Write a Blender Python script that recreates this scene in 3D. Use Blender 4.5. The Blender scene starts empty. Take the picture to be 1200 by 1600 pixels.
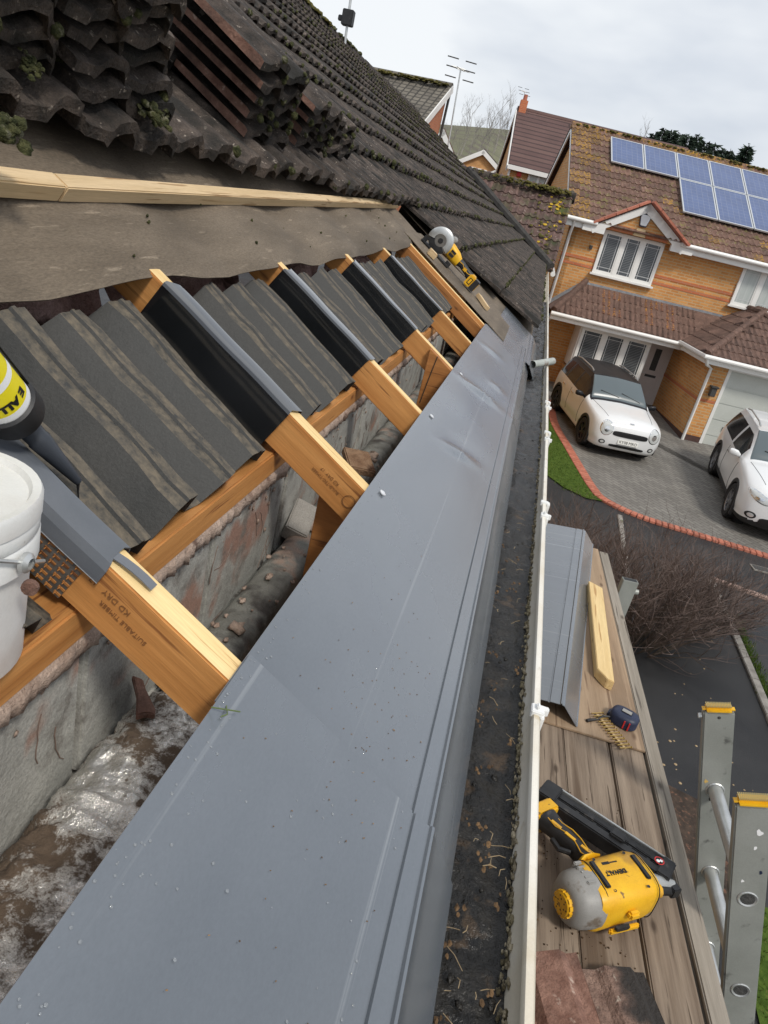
import bpy, bmesh, math, random
from mathutils import Vector, Matrix, noise, Euler
from mathutils.bvhtree import BVHTree
random.seed(7)
SC = bpy.context.scene
COL = SC.collection
rad = math.radians
V3 = Vector

# ------------------------------------------------------------------ camera
# world: camera at the origin, Y runs along the eaves, X outwards, Z up
FPX = 1129.0; CX, CY = 600.0, 800.0
_y = V3((857.4-CX, 367.7-CY, FPX)).normalized()
_u = V3((1, .245, 0)).cross(_y).normalized()
if _u.y > 0: _u = -_u
_x = _y.cross(_u)
CR = Matrix((_x, _y, _u))                 # camera coords (right, down, fwd) -> world
def ray(px, py): return CR @ V3(((px-CX)/FPX, (py-CY)/FPX, 1.0))
def proj(p):
    c = CR.transposed() @ V3(p); return CX+FPX*c.x/c.z, CY+FPX*c.y/c.z
cd = bpy.data.cameras.new('camera'); cam = bpy.data.objects.new('camera', cd); COL.objects.link(cam)
r_ = CR @ V3((1,0,0)); u_ = CR @ V3((0,-1,0)); b_ = CR @ V3((0,0,-1))
cam.matrix_world = Matrix(((r_.x,u_.x,b_.x,0),(r_.y,u_.y,b_.y,0),(r_.z,u_.z,b_.z,0),(0,0,0,1)))
cd.sensor_fit = 'VERTICAL'; cd.sensor_height = 36.0; cd.lens = FPX/1600*36.0
cd.clip_start = .02; cd.clip_end = 3000
SC.camera = cam

# ------------------------------------------------------------------ sky, sun, exposure
SUN_EL, SUN_AZ = rad(50), rad(138)        # azimuth clockwise from +Y
w = bpy.data.worlds.new('World'); SC.world = w; w.use_nodes = True
nt = w.node_tree; nt.nodes.clear()
def N(t, kind, **k):
    n = t.nodes.new(kind)
    for a, b in k.items(): setattr(n, a, b)
    return n
out = N(nt, 'ShaderNodeOutputWorld'); bg = N(nt, 'ShaderNodeBackground'); bg.inputs[1].default_value = .070
sky = N(nt, 'ShaderNodeTexSky', sky_type='NISHITA', sun_disc=False)
sky.sun_elevation = SUN_EL; sky.sun_rotation = SUN_AZ; sky.air_density = 1.2; sky.dust_density = 2.0
tc = N(nt, 'ShaderNodeTexCoord'); mp = N(nt, 'ShaderNodeMapping'); mp.inputs['Scale'].default_value = (1.2, 1.2, 3.2)
n1 = N(nt, 'ShaderNodeTexNoise'); n1.inputs['Scale'].default_value = 1.7; n1.inputs['Detail'].default_value = 5; n1.inputs['Roughness'].default_value = .5
rp = N(nt, 'ShaderNodeValToRGB'); rp.color_ramp.elements[0].position = .38; rp.color_ramp.elements[1].position = .60
rp.color_ramp.elements[0].color = (5.6, 6.15, 7.1, 1); rp.color_ramp.elements[1].color = (9.3, 9.55, 9.8, 1)
mx = N(nt, 'ShaderNodeMix', data_type='RGBA'); mx.inputs[0].default_value = .9
L = nt.links.new
L(tc.outputs['Generated'], mp.inputs[0]); L(mp.outputs[0], n1.inputs['Vector']); L(n1.outputs[0], rp.inputs[0])
L(sky.outputs[0], mx.inputs[6]); L(rp.outputs[0], mx.inputs[7]); L(mx.outputs[2], bg.inputs[0]); L(bg.outputs[0], out.inputs[0])
sl = bpy.data.lights.new('sun', 'SUN'); sl.energy = 1.5; sl.angle = rad(10); sl.color = (1, .95, .87)
so = bpy.data.objects.new('sun', sl); COL.objects.link(so)
sd = V3((math.sin(SUN_AZ)*math.cos(SUN_EL), math.cos(SUN_AZ)*math.cos(SUN_EL), math.sin(SUN_EL)))
so.rotation_euler = sd.to_track_quat('Z', 'Y').to_euler(); so.location = (6, -10, 14)
SC.view_settings.view_transform = 'Standard'; SC.view_settings.look = 'None'
SC.view_settings.exposure = 0.58; SC.view_settings.gamma = 1.0; SC.view_settings.use_curve_mapping = False
SC.cycles.use_denoising = True
SC.cycles.max_bounces = 6

# ------------------------------------------------------------------ geometry of the place
PT = rad(32.0); D0 = .482                  # roof pitch, rafter plane below the camera
NR = V3((math.sin(PT), 0, math.cos(PT))); UPS = V3((-math.cos(PT), 0, math.sin(PT)))
def RF(s, y, off=0.): return UPS*s + V3((0, y, 0)) - NR*(D0-off)
def roof_px(px, py, off=0.):
    r = ray(px, py); q = r*(-(D0-off)/NR.dot(r)); return q.dot(UPS), q.y
ROOFM = Matrix.Identity(4)                 # local x down-slope, y along eaves, z normal
for i, c in enumerate((-UPS, V3((0,1,0)), NR)):
    for j in range(3): ROOFM[j][i] = c[j]
for j in range(3): ROOFM[j][3] = (-NR*D0)[j]
def zpl(px, py, z): r = ray(px, py); return r*(z/r.z)
GH, GS = 4.915, .05
def gz(y): return -GH + GS*max(-40, min(y, 32))
def gnd(px, py): r = ray(px, py); return r*(-GH/(r.z-GS*r.y))

# ------------------------------------------------------------------ object helpers
WM = {}
def T(x=0, y=0, z=0): return Matrix.Translation((x, y, z))
def RZ(a): return Matrix.Rotation(a, 4, 'Z')
def RX(a): return Matrix.Rotation(a, 4, 'X')
def RY(a): return Matrix.Rotation(a, 4, 'Y')
def axes(o, x, z=None, y=None):
    "matrix with origin o, local x along x and z near z"
    x = V3(x).normalized()
    if z is None: z = V3((0,0,1))
    z = V3(z); yv = z.cross(x).normalized(); zv = x.cross(yv)
    m = Matrix.Identity(4)
    for i, c in enumerate((x, yv, zv)):
        for j in range(3): m[j][i] = c[j]
    for j in range(3): m[j][3] = o[j]
    return m
def place(o, wm, parent=None):
    WM[o.name] = wm.copy()
    if parent is not None:
        o.parent = parent; o.matrix_parent_inverse = WM[parent.name].inverted()
    o.matrix_basis = wm
    return o
def tag(o, label=None, cat=None, group=None, kind=None):
    if label: o['label'] = label
    if cat: o['category'] = cat
    if group: o['group'] = group
    if kind: o['kind'] = kind
    return o
def thing(name, label, cat, wm=None, group=None, parent=None):
    o = bpy.data.objects.new(name, None); COL.objects.link(o); o.empty_display_size = .1
    place(o, wm or Matrix.Identity(4), parent)
    return tag(o, label, cat, group)
def link(name, me, wm=None, parent=None):
    o = bpy.data.objects.new(name, me); COL.objects.link(o)
    return place(o, wm or Matrix.Identity(4), parent)

class MB:
    def __init__(s): s.v = []; s.f = []; s.m = []
    def add(s, vs, fs, mi=0):
        b = len(s.v); s.v += [tuple(v) for v in vs]; s.f += [tuple(i+b for i in f) for f in fs]; s.m += [mi]*len(fs); return s
    def box(s, x0, x1, y0, y1, z0, z1, mi=0, m=None):
        vs = [V3(p) for p in ((x0,y0,z0),(x1,y0,z0),(x1,y1,z0),(x0,y1,z0),(x0,y0,z1),(x1,y0,z1),(x1,y1,z1),(x0,y1,z1))]
        if m: vs = [m @ v for v in vs]
        return s.add(vs, [(0,3,2,1),(4,5,6,7),(0,1,5,4),(1,2,6,5),(2,3,7,6),(3,0,4,7)], mi)
    def prism(s, poly, z0, z1, mi=0, m=None, ms=None):
        "poly (x,y) counter-clockwise, extruded in z"
        n = len(poly); vs = [V3((x,y,z0)) for x,y in poly]+[V3((x,y,z1)) for x,y in poly]
        if m: vs = [m @ v for v in vs]
        s.add(vs, [tuple(range(n-1,-1,-1)), tuple(range(n,2*n))], mi)
        b = len(s.v)-2*n
        for i in range(n):
            j = (i+1) % n; s.f.append((b+i,b+j,b+n+j,b+n+i)); s.m.append(mi if ms is None else ms)
        return s
    def tube(s, path, r, n=8, mi=0, cap=True):
        path = [V3(p) for p in path]; rs = r if isinstance(r, (list, tuple)) else [r]*len(path)
        b = len(s.v); up = None
        for i, p in enumerate(path):
            d = (path[min(i+1,len(path)-1)]-path[max(i-1,0)])
            d = d.normalized() if d.length > 1e-9 else V3((0,0,1))
            if up is None: up = d.orthogonal().normalized()
            a = (up - d*up.dot(d)); a = a.normalized() if a.length > 1e-6 else d.orthogonal().normalized(); up = a; c = d.cross(a)
            for k in range(n):
                t = 2*math.pi*k/n; s.v.append(tuple(p + (a*math.cos(t)+c*math.sin(t))*rs[i]))
        for i in range(len(path)-1):
            for k in range(n):
                s.f.append((b+i*n+k, b+i*n+(k+1)%n, b+(i+1)*n+(k+1)%n, b+(i+1)*n+k)); s.m.append(mi)
        if cap:
            s.f.append(tuple(b+k for k in range(n-1,-1,-1))); s.m.append(mi)
            e = b+(len(path)-1)*n; s.f.append(tuple(e+k for k in range(n))); s.m.append(mi)
        return s
    def lathe(s, prof, n=24, mi=0, m=None, a0=0, a1=2*math.pi):
        "prof list of (r,z) revolved about z"
        b = len(s.v); full = abs(a1-a0-2*math.pi) < 1e-6; cols = n if full else n+1
        for r, z in prof:
            for k in range(cols):
                t = a0+(a1-a0)*k/n; p = V3((r*math.cos(t), r*math.sin(t), z)); s.v.append(tuple(m @ p if m else p))
        for i in range(len(prof)-1):
            for k in range(n):
                k2 = (k+1) % cols
                s.f.append((b+i*cols+k, b+i*cols+k2, b+(i+1)*cols+k2, b+(i+1)*cols+k)); s.m.append(mi)
        return s
    def grid(s, pts, mi=0, flip=False):
        b = len(s.v); R = len(pts); C = len(pts[0])
        for row in pts: s.v += [tuple(p) for p in row]
        for i in range(R-1):
            for j in range(C-1):
                f = (b+i*C+j, b+i*C+j+1, b+(i+1)*C+j+1, b+(i+1)*C+j)
                s.f.append(f[::-1] if flip else f); s.m.append(mi)
        return s
    def mesh(s, name, mats, smooth=None, bev=0, thick=0, doubles=False, recalc=False):
        me = bpy.data.meshes.new(name); me.from_pydata(s.v, [], s.f)
        for i, mi in enumerate(s.m): me.polygons[i].material_index = mi
        if not isinstance(mats, (list, tuple)): mats = [mats]
        for m in mats: me.materials.append(m)
        if bev or thick or doubles or recalc:
            bm = bmesh.new(); bm.from_mesh(me)
            if doubles: bmesh.ops.remove_doubles(bm, verts=bm.verts, dist=1e-5)
            if recalc: bmesh.ops.recalc_face_normals(bm, faces=bm.faces)
            if bev:
                es = [e for e in bm.edges if len(e.link_faces) == 2 and e.calc_face_angle(0) > rad(35)]
                bmesh.ops.bevel(bm, geom=es, offset=bev, segments=2, affect='EDGES', clamp_overlap=True)
            if thick: bmesh.ops.solidify(bm, geom=bm.faces[:], thickness=thick)
            bm.to_mesh(me); bm.free()
        if smooth is not None:
            for p in me.polygons: p.use_smooth = True
            me.set_sharp_from_angle(angle=rad(smooth))
        me.update(); return me
    def build(s, name, mats, wm=None, parent=None, **k): return link(name, s.mesh(name, mats, **k), wm, parent)

def textmesh(txt, size, mat, ext=.0004, align='CENTER', bold=0):
    cu = bpy.data.curves.new('lettering', 'FONT'); cu.body = txt; cu.size = size; cu.extrude = ext; cu.align_x = align; cu.align_y = 'CENTER'
    cu.resolution_u = 3; cu.offset = bold
    o = bpy.data.objects.new('tmp', cu); COL.objects.link(o)
    bpy.context.view_layer.update()
    me = bpy.data.meshes.new_from_object(o.evaluated_get(bpy.context.evaluated_depsgraph_get()))
    bpy.data.objects.remove(o); me.materials.clear(); me.materials.append(mat); return me

def copy_tree(o, wm, parent=None):
    old = WM[o.name]; c = o.copy(); COL.objects.link(c); c.parent = None; place(c, wm, parent)
    for ch in o.children:
        copy_tree(ch, wm @ old.inverted() @ WM[ch.name], c)
    return c

def nz(p, sc=1.0, oct=3): return noise.fractal(V3(p)*sc, 1.0, 2.0, oct)

# ------------------------------------------------------------------ materials
def pmat(name, c1, c2=None, scale=12, detail=5, rough=.6, rvar=.1, bump=.15, bscale=None, metal=0, spec=.5,
         stretch=(1,1,1), c3=None, c3s=30, c3t=.62, c3w=.06, c4=None, c4s=4, c4t=.6, c4w=.15, rnd=0, coat=0, lo=.35, hi=.65, trans=0, ior=1.45, c3stretch=None, bd=.01, grit=.22, gs_=330):
    m = bpy.data.materials.new(name); m.use_nodes = True; t = m.node_tree; l = t.links.new
    bs = t.nodes['Principled BSDF']
    tc = N(t, 'ShaderNodeTexCoord'); mp = N(t, 'ShaderNodeMapping'); mp.inputs['Scale'].default_value = stretch
    l(tc.outputs['Object'], mp.inputs[0])
    oi = N(t, 'ShaderNodeObjectInfo')
    ad = N(t, 'ShaderNodeVectorMath', operation='MULTIPLY_ADD')
    ad.inputs[1].default_value = (1,1,1); l(mp.outputs[0], ad.inputs[0])
    cb = N(t, 'ShaderNodeCombineXYZ'); mu = N(t, 'ShaderNodeMath', operation='MULTIPLY'); mu.inputs[1].default_value = 37.0
    l(oi.outputs['Random'], mu.inputs[0])
    for i in range(3): l(mu.outputs[0], cb.inputs[i])
    l(cb.outputs[0], ad.inputs[2])
    vec = ad.outputs[0]
    def noi(sc, d=5, v=vec, ro=.55):
        n = N(t, 'ShaderNodeTexNoise'); n.inputs['Scale'].default_value = sc; n.inputs['Detail'].default_value = d; n.inputs['Roughness'].default_value = ro
        l(v, n.inputs['Vector']); return n.outputs[0]
    a = noi(scale, detail)
    rp = N(t, 'ShaderNodeValToRGB'); e = rp.color_ramp.elements
    e[0].position = lo; e[1].position = hi; e[0].color = (*c1, 1); e[1].color = (*(c2 or c1), 1)
    l(a, rp.inputs[0]); colr = rp.outputs[0]
    def layer(colr, c, sc, th, wd, v=vec):
        n = noi(sc, 4, v); mr = N(t, 'ShaderNodeMapRange'); mr.interpolation_type = 'SMOOTHSTEP'
        mr.inputs[1].default_value = th-wd; mr.inputs[2].default_value = th+wd; l(n, mr.inputs[0])
        mi = N(t, 'ShaderNodeMix', data_type='RGBA'); l(mr.outputs[0], mi.inputs[0]); l(colr, mi.inputs[6]); mi.inputs[7].default_value = (*c, 1)
        return mi.outputs[2]
    if c3: 
        v3 = vec
        if c3stretch:
            m3 = N(t, 'ShaderNodeMapping'); m3.inputs['Scale'].default_value = c3stretch; l(vec, m3.inputs[0]); v3 = m3.outputs[0]
        colr = layer(colr, c3, c3s, c3t, c3w, v3)
    if c4: colr = layer(colr, c4, c4s, c4t, c4w)
    if rnd:
        hs = N(t, 'ShaderNodeHueSaturation'); mr = N(t, 'ShaderNodeMapRange'); mr.inputs[3].default_value = 1-rnd; mr.inputs[4].default_value = 1+rnd
        l(oi.outputs['Random'], mr.inputs[0]); l(mr.outputs[0], hs.inputs['Value']); l(colr, hs.inputs['Color']); colr = hs.outputs[0]
    fine = None
    if grit and bump:
        fine = noi(gs_, 3, vec, .75); hs = N(t, 'ShaderNodeHueSaturation'); mr = N(t, 'ShaderNodeMapRange'); mr.inputs[1].default_value = .3; mr.inputs[2].default_value = .7
        mr.inputs[3].default_value = 1-grit; mr.inputs[4].default_value = 1+grit; l(fine, mr.inputs[0]); l(mr.outputs[0], hs.inputs['Value']); l(colr, hs.inputs['Color']); colr = hs.outputs[0]
    l(colr, bs.inputs['Base Color'])
    mr = N(t, 'ShaderNodeMapRange'); mr.inputs[3].default_value = max(.02, rough-rvar); mr.inputs[4].default_value = min(1, rough+rvar)
    l(a, mr.inputs[0]); l(mr.outputs[0], bs.inputs['Roughness'])
    bs.inputs['Metallic'].default_value = metal; bs.inputs['Specular IOR Level'].default_value = spec
    if coat: bs.inputs['Coat Weight'].default_value = coat; bs.inputs['Coat Roughness'].default_value = .05
    if trans: bs.inputs['Transmission Weight'].default_value = trans; bs.inputs['IOR'].default_value = ior
    if bump:
        bp = N(t, 'ShaderNodeBump'); bp.inputs['Strength'].default_value = bump; bp.inputs['Distance'].default_value = bd
        hgt = noi(bscale or scale*4, 6)
        if fine is not None:
            ma = N(t, 'ShaderNodeMath', operation='MULTIPLY_ADD'); ma.inputs[1].default_value = .35; l(fine, ma.inputs[0]); l(hgt, ma.inputs[2]); hgt = ma.outputs[0]
        l(hgt, bp.inputs['Height']); l(bp.outputs[0], bs.inputs['Normal'])
    m['vec'] = 1
    return m
def plain(name, c, rough=.5, metal=0, spec=.5, coat=0, emit=None):
    m = bpy.data.materials.new(name); m.use_nodes = True; b = m.node_tree.nodes['Principled BSDF']
    b.inputs['Base Color'].default_value = (*c, 1); b.inputs['Roughness'].default_value = rough; b.inputs['Metallic'].default_value = metal
    b.inputs['Specular IOR Level'].default_value = spec
    if coat: b.inputs['Coat Weight'].default_value = coat; b.inputs['Coat Roughness'].default_value = .04
    if emit: b.inputs['Emission Color'].default_value = (*emit, 1); b.inputs['Emission Strength'].default_value = 1
    return m
def woodmat(name, c1, c2, dark, gs=1.0, rough=.65, stain=None):
    m = pmat(name, c1, c2, scale=30*gs, grit=.10, gs_=300, stretch=(.07, 1.6, 1.6), detail=9, rough=rough, bump=.4, bscale=70, c3=dark, c3s=55*gs, c3t=.63, c3w=.04,
             c4=stain or dark, c4s=9 if stain is None else 7, c4t=.74 if stain is None else .60, c4w=.04, rnd=.08, lo=.3, hi=.7, bd=.002)
    t = m.node_tree; l = t.links.new; bs = t.nodes['Principled BSDF']           # knots
    tc = N(t, 'ShaderNodeTexCoord'); mp = N(t, 'ShaderNodeMapping'); mp.inputs['Scale'].default_value = (7, 17, 17); l(tc.outputs['Object'], mp.inputs[0])
    oi = N(t, 'ShaderNodeObjectInfo'); ad = N(t, 'ShaderNodeVectorMath', operation='ADD'); l(mp.outputs[0], ad.inputs[0]); mu = N(t, 'ShaderNodeMath', operation='MULTIPLY'); mu.inputs[1].default_value = 53; l(oi.outputs['Random'], mu.inputs[0]); l(mu.outputs[0], ad.inputs[1])
    vo = N(t, 'ShaderNodeTexVoronoi'); vo.inputs['Scale'].default_value = 1.0; l(ad.outputs[0], vo.inputs['Vector'])
    mr = N(t, 'ShaderNodeMapRange'); mr.inputs[1].default_value = .05; mr.inputs[2].default_value = .15; mr.inputs[3].default_value = .85; mr.inputs[4].default_value = 0; l(vo.outputs['Distance'], mr.inputs[0])
    mi = N(t, 'ShaderNodeMix', data_type='RGBA'); src = bs.inputs['Base Color'].links[0].from_socket; l(mr.outputs[0], mi.inputs[0]); l(src, mi.inputs[6]); mi.inputs[7].default_value = (dark[0]*.6, dark[1]*.55, dark[2]*.5, 1); l(mi.outputs[2], bs.inputs['Base Color'])
    return m
def brickmat(name, c1, c2, mortar, bw=.225, bh=.075, ms=.01, rough=.8, bump=.4, axis='XZ', off=.5, rot=0):
    m = bpy.data.materials.new(name); m.use_nodes = True; t = m.node_tree; l = t.links.new; bs = t.nodes['Principled BSDF']
    tc = N(t, 'ShaderNodeTexCoord'); sx = N(t, 'ShaderNodeSeparateXYZ'); cb = N(t, 'ShaderNodeCombineXYZ'); l(tc.outputs['Object'], sx.inputs[0])
    for i, a in enumerate(axis): l(sx.outputs['XYZ'.index(a)], cb.inputs[i])
    mp = N(t, 'ShaderNodeMapping'); mp.inputs['Rotation'].default_value = (0,0,rot); l(cb.outputs[0], mp.inputs[0])
    b = N(t, 'ShaderNodeTexBrick'); b.offset = off; b.inputs['Scale'].default_value = 1; b.inputs['Brick Width'].default_value = bw; b.inputs['Row Height'].default_value = bh
    b.inputs['Mortar Size'].default_value = ms; b.inputs['Mortar Smooth'].default_value = .2; b.inputs['Bias'].default_value = 0
    b.inputs['Color1'].default_value = (*c1,1); b.inputs['Color2'].default_value = (*c2,1); b.inputs['Mortar'].default_value = (*mortar,1)
    l(mp.outputs[0], b.inputs['Vector'])
    n = N(t, 'ShaderNodeTexNoise'); n.inputs['Scale'].default_value = 1.3; n.inputs['Detail'].default_value = 6; l(tc.outputs['Object'], n.inputs['Vector'])
    hs = N(t, 'ShaderNodeHueSaturation'); mr = N(t, 'ShaderNodeMapRange'); mr.inputs[3].default_value = .72; mr.inputs[4].default_value = 1.28
    l(n.outputs[0], mr.inputs[0]); l(mr.outputs[0], hs.inputs['Value']); l(b.outputs[0], hs.inputs['Color']); l(hs.outputs[0], bs.inputs['Base Color'])
    bs.inputs['Roughness'].default_value = rough
    bp = N(t, 'ShaderNodeBump'); bp.inputs['Strength'].default_value = bump; bp.inputs['Distance'].default_value = .008; bp.invert = True
    l(b.outputs['Fac'], bp.inputs['Height']); l(bp.outputs[0], bs.inputs['Normal'])
    return m

M = {}
M['tile'] = pmat('weathered_concrete_tile', (.030,.024,.020), (.098,.076,.062), scale=22, detail=9, rough=.85, bump=.9, bscale=110, grit=.40, gs_=260, c3=(.27,.23,.19), c3s=60, c3t=.66, c3w=.03, c4=(.020,.018,.015), c4s=7, c4t=.56, c4w=.10, rnd=.25, bd=.008, spec=.35)
M['tile_cut'] = pmat('red_brown_concrete', (.15,.072,.05), (.27,.15,.11), scale=40, detail=9, rough=.88, bump=.8, bscale=140, c3=(.42,.31,.25), c3s=38, c3t=.66, c3w=.05, c4=(.07,.04,.03), c4s=9, c4t=.6, rnd=.15, bd=.004)
M['moss'] = pmat('moss', (.030,.036,.014), (.105,.105,.045), scale=90, rough=.95, bump=1.0, bscale=260, c3=(.20,.19,.13), c3s=40, c3t=.62, rnd=.2, spec=.2)
M['felt'] = pmat('brown_roofing_felt', (.125,.096,.066), (.180,.142,.102), scale=16, detail=9, stretch=(1,.25,1), rough=.8, bump=.7, bscale=150, grit=.30, gs_=420, c3=(.25,.20,.145), c3s=90, c3t=.66, c3w=.05, c4=(.075,.058,.04), c4s=3.5, c4t=.60, c4w=.15, bd=.004, c3stretch=(1,.4,1))
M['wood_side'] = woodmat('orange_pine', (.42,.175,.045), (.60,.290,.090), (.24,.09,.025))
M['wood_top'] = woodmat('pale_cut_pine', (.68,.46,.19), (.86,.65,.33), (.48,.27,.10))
M['batten'] = woodmat('pale_batten', (.60,.43,.23), (.74,.56,.34), (.40,.25,.12))
M['wood_dark'] = woodmat('dark_orange_timber', (.30,.115,.028), (.42,.18,.05), (.14,.05,.015))
M['pvc'] = pmat('slate_grey_plastic', (.098,.111,.127), (.132,.147,.166), scale=3.5, stretch=(1,.5,1), detail=9, rough=.26, rvar=.14, bump=.03, bscale=4, c3=(.20,.215,.23), c3s=3.0, c3t=.66, c3w=.05, c3stretch=(26,.22,1), spec=1.0, coat=.9, grit=.05)
M['pvc'].node_tree.nodes['Principled BSDF'].inputs['Coat Roughness'].default_value = .22
M['vent'] = pmat('dark_ventilation_plastic', (.024,.025,.024), (.048,.047,.044), scale=9, detail=9, rough=.6, rvar=.15, bump=.12, bscale=70, spec=.4)
M['cap'] = pmat('black_gloss_plastic', (.008,.009,.010), (.016,.017,.019), scale=6, rough=.14, rvar=.05, bump=.02, bscale=9, spec=1.0, coat=.8, grit=.05)
M['greycap'] = pmat('grey_gloss_plastic', (.10,.11,.125), (.15,.16,.18), scale=6, rough=.3, rvar=.08, bump=.03, bscale=9, grit=.04)
M['gutter'] = pmat('white_gutter_plastic', (.74,.70,.62), (.80,.78,.72), scale=10, rough=.4, bump=.05, bd=.002, grit=.05, c3=(.46,.38,.25), c3s=24, c3t=.66, c3w=.12, c4=(.62,.55,.43), c4s=5, c4t=.55, c4w=.2)
M['white'] = pmat('white_plastic', (.76,.76,.74), (.82,.82,.80), scale=4, rough=.4, bump=.02, bd=.001, grit=.03)
M['crust'] = pmat('gutter_dirt_crust', (.10,.075,.035), (.55,.47,.33), scale=50, rough=.9, bump=.8, bscale=140, c3=(.10,.08,.04), c3s=70, c3t=.58, c4=(.34,.29,.17), c4s=20, c4t=.56)
M['mud'] = pmat('wet_black_silt', (.009,.0085,.008), (.026,.023,.019), scale=24, detail=9, rough=.24, rvar=.2, bump=.6, bscale=60, grit=.35, gs_=200, c3=(.06,.04,.024), c3s=22, c3t=.64, c3w=.05, spec=.4, bd=.012)
M['debris'] = pmat('brown_plant_debris', (.06,.032,.014), (.22,.13,.06), scale=40, rough=.9, bump=.5, bscale=150, rnd=.3)
M['straw'] = pmat('dry_straw', (.28,.20,.11), (.45,.34,.20), scale=60, rough=.8, bump=0, rnd=.3)
M['block'] = pmat('grey_aerated_block', (.34,.34,.315), (.48,.475,.44), scale=9, rough=.9, bump=.3, bscale=90, grit=.25, c3=(.36,.22,.17), c3s=6, c3t=.62, c3w=.05, c4=(.20,.185,.165), c4s=22, c4t=.62, bd=.008, rnd=.1)
M['mortar'] = pmat('pink_mortar', (.34,.245,.19), (.48,.37,.30), scale=30, rough=.95, bump=.9, bscale=60, c3=(.18,.11,.08), c3s=20, c3t=.6, bd=.008)
M['sock'] = pmat('grey_plastic_sleeve', (.17,.17,.15), (.27,.27,.24), scale=12, rough=.45, bump=.6, bscale=30, c3=(.38,.27,.21), c3s=12, c3t=.62, c4=(.05,.045,.04), c4s=18, c4t=.58)
M['insul'] = pmat('pink_mineral_wool', (.24,.14,.12), (.42,.28,.25), scale=16, detail=8, rough=1, bump=.9, bscale=70, c3=(.10,.06,.05), c3s=10, c3t=.58, bd=.02, spec=.1)
M['brick'] = brickmat('orange_brick', (.48,.24,.09), (.56,.30,.12), (.48,.36,.22))
M['darkvoid'] = plain('dark_void_shade', (.05,.035,.025), .9)  # dark tone painting the shade in the cavity and the saw cut
def add_dust(m, col, lo, hi, rough=.95, nsc=9, nt0=.35, nt1=.6):
    "dust settled on faces that look upwards"
    t = m.node_tree; l = t.links.new; bs = t.nodes['Principled BSDF']
    g = N(t, 'ShaderNodeNewGeometry'); s = N(t, 'ShaderNodeSeparateXYZ'); l(g.outputs['True Normal'], s.inputs[0])
    mr = N(t, 'ShaderNodeMapRange'); mr.inputs[1].default_value = lo; mr.inputs[2].default_value = hi; l(s.outputs[2], mr.inputs[0])
    tc = N(t, 'ShaderNodeTexCoord'); n = N(t, 'ShaderNodeTexNoise'); n.inputs['Scale'].default_value = nsc; n.inputs['Detail'].default_value = 9; n.inputs['Roughness'].default_value = .7
    l(tc.outputs['Object'], n.inputs['Vector'])
    m2 = N(t, 'ShaderNodeMapRange'); m2.inputs[1].default_value = nt0; m2.inputs[2].default_value = nt1; l(n.outputs[0], m2.inputs[0])
    mu = N(t, 'ShaderNodeMath', operation='MULTIPLY'); l(mr.outputs[0], mu.inputs[0]); l(m2.outputs[0], mu.inputs[1])
    mi = N(t, 'ShaderNodeMix', data_type='RGBA'); src = bs.inputs['Base Color'].links[0].from_socket
    l(mu.outputs[0], mi.inputs[0]); l(src, mi.inputs[6]); mi.inputs[7].default_value = (*col, 1); l(mi.outputs[2], bs.inputs['Base Color'])
    mf = N(t, 'ShaderNodeMix', data_type='FLOAT'); rs = bs.inputs['Roughness'].links[0].from_socket
    l(mu.outputs[0], mf.inputs[0]); l(rs, mf.inputs[2]); mf.inputs[3].default_value = rough; l(mf.outputs[0], bs.inputs['Roughness'])
add_dust(M['vent'], (.165,.137,.10), .64, .74, nsc=55, nt0=.34, nt1=.66)

# ------------------------------------------------------------------ ground
def rough_sheet(poly, z=.0, n=1): pass
gb = MB(); ys = [-60,-20,-5]+[i*2. for i in range(0,18)]+[60,120,300,900]; xs = [-900,-300,-80,-20,-5,0,5,10,20,60,200,900]
gb.grid([[V3((x,y,gz(y))) for x in xs] for y in ys])
M['asphalt'] = pmat('dark_wet_asphalt', (.012,.012,.013), (.030,.030,.031), scale=1.1, detail=9, rough=.5, rvar=.25, bump=.5, bscale=120, c3=(.055,.055,.053), c3s=160, c3t=.66, c4=(.04,.037,.036), c4s=.7, c4t=.6, c4w=.1, spec=.4)
gr = gb.build('ground', M['asphalt']); tag(gr, kind='structure')
def sheet(name, poly, mat, lift, kind='structure', label=None):
    b = MB(); b.add([V3((x,y,gz(y)+lift)) for x,y in poly], [tuple(range(len(poly)))])
    o = b.build(name, mat); 
    if kind: tag(o, kind=kind)
    return o
def smooth_line(pts, n=8):
    P = [V3((*p,0)) for p in pts]; out = []
    for i in range(len(P)-1):
        p0 = P[max(i-1,0)]; p1 = P[i]; p2 = P[i+1]; p3 = P[min(i+2,len(P)-1)]
        for k in range(n):
            t = k/n; out.append(.5*((2*p1)+(p2-p0)*t+(2*p0-5*p1+4*p2-p3)*t*t+(3*p1-p0-3*p2+p3)*t**3))
    out.append(P[-1]); return [(p.x,p.y) for p in out]
HA = rad(8.0); HO = V3((4.43, 22.17, -3.81))          # opposite house: door foot, turned 8 degrees
HM = T(*HO) @ RZ(HA)
HU = V3((math.cos(HA), math.sin(HA), 0)); HV = V3((-math.sin(HA), math.cos(HA), 0))
def hl(u, v): p = HO + HU*u + HV*v; return (p.x, p.y)
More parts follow.
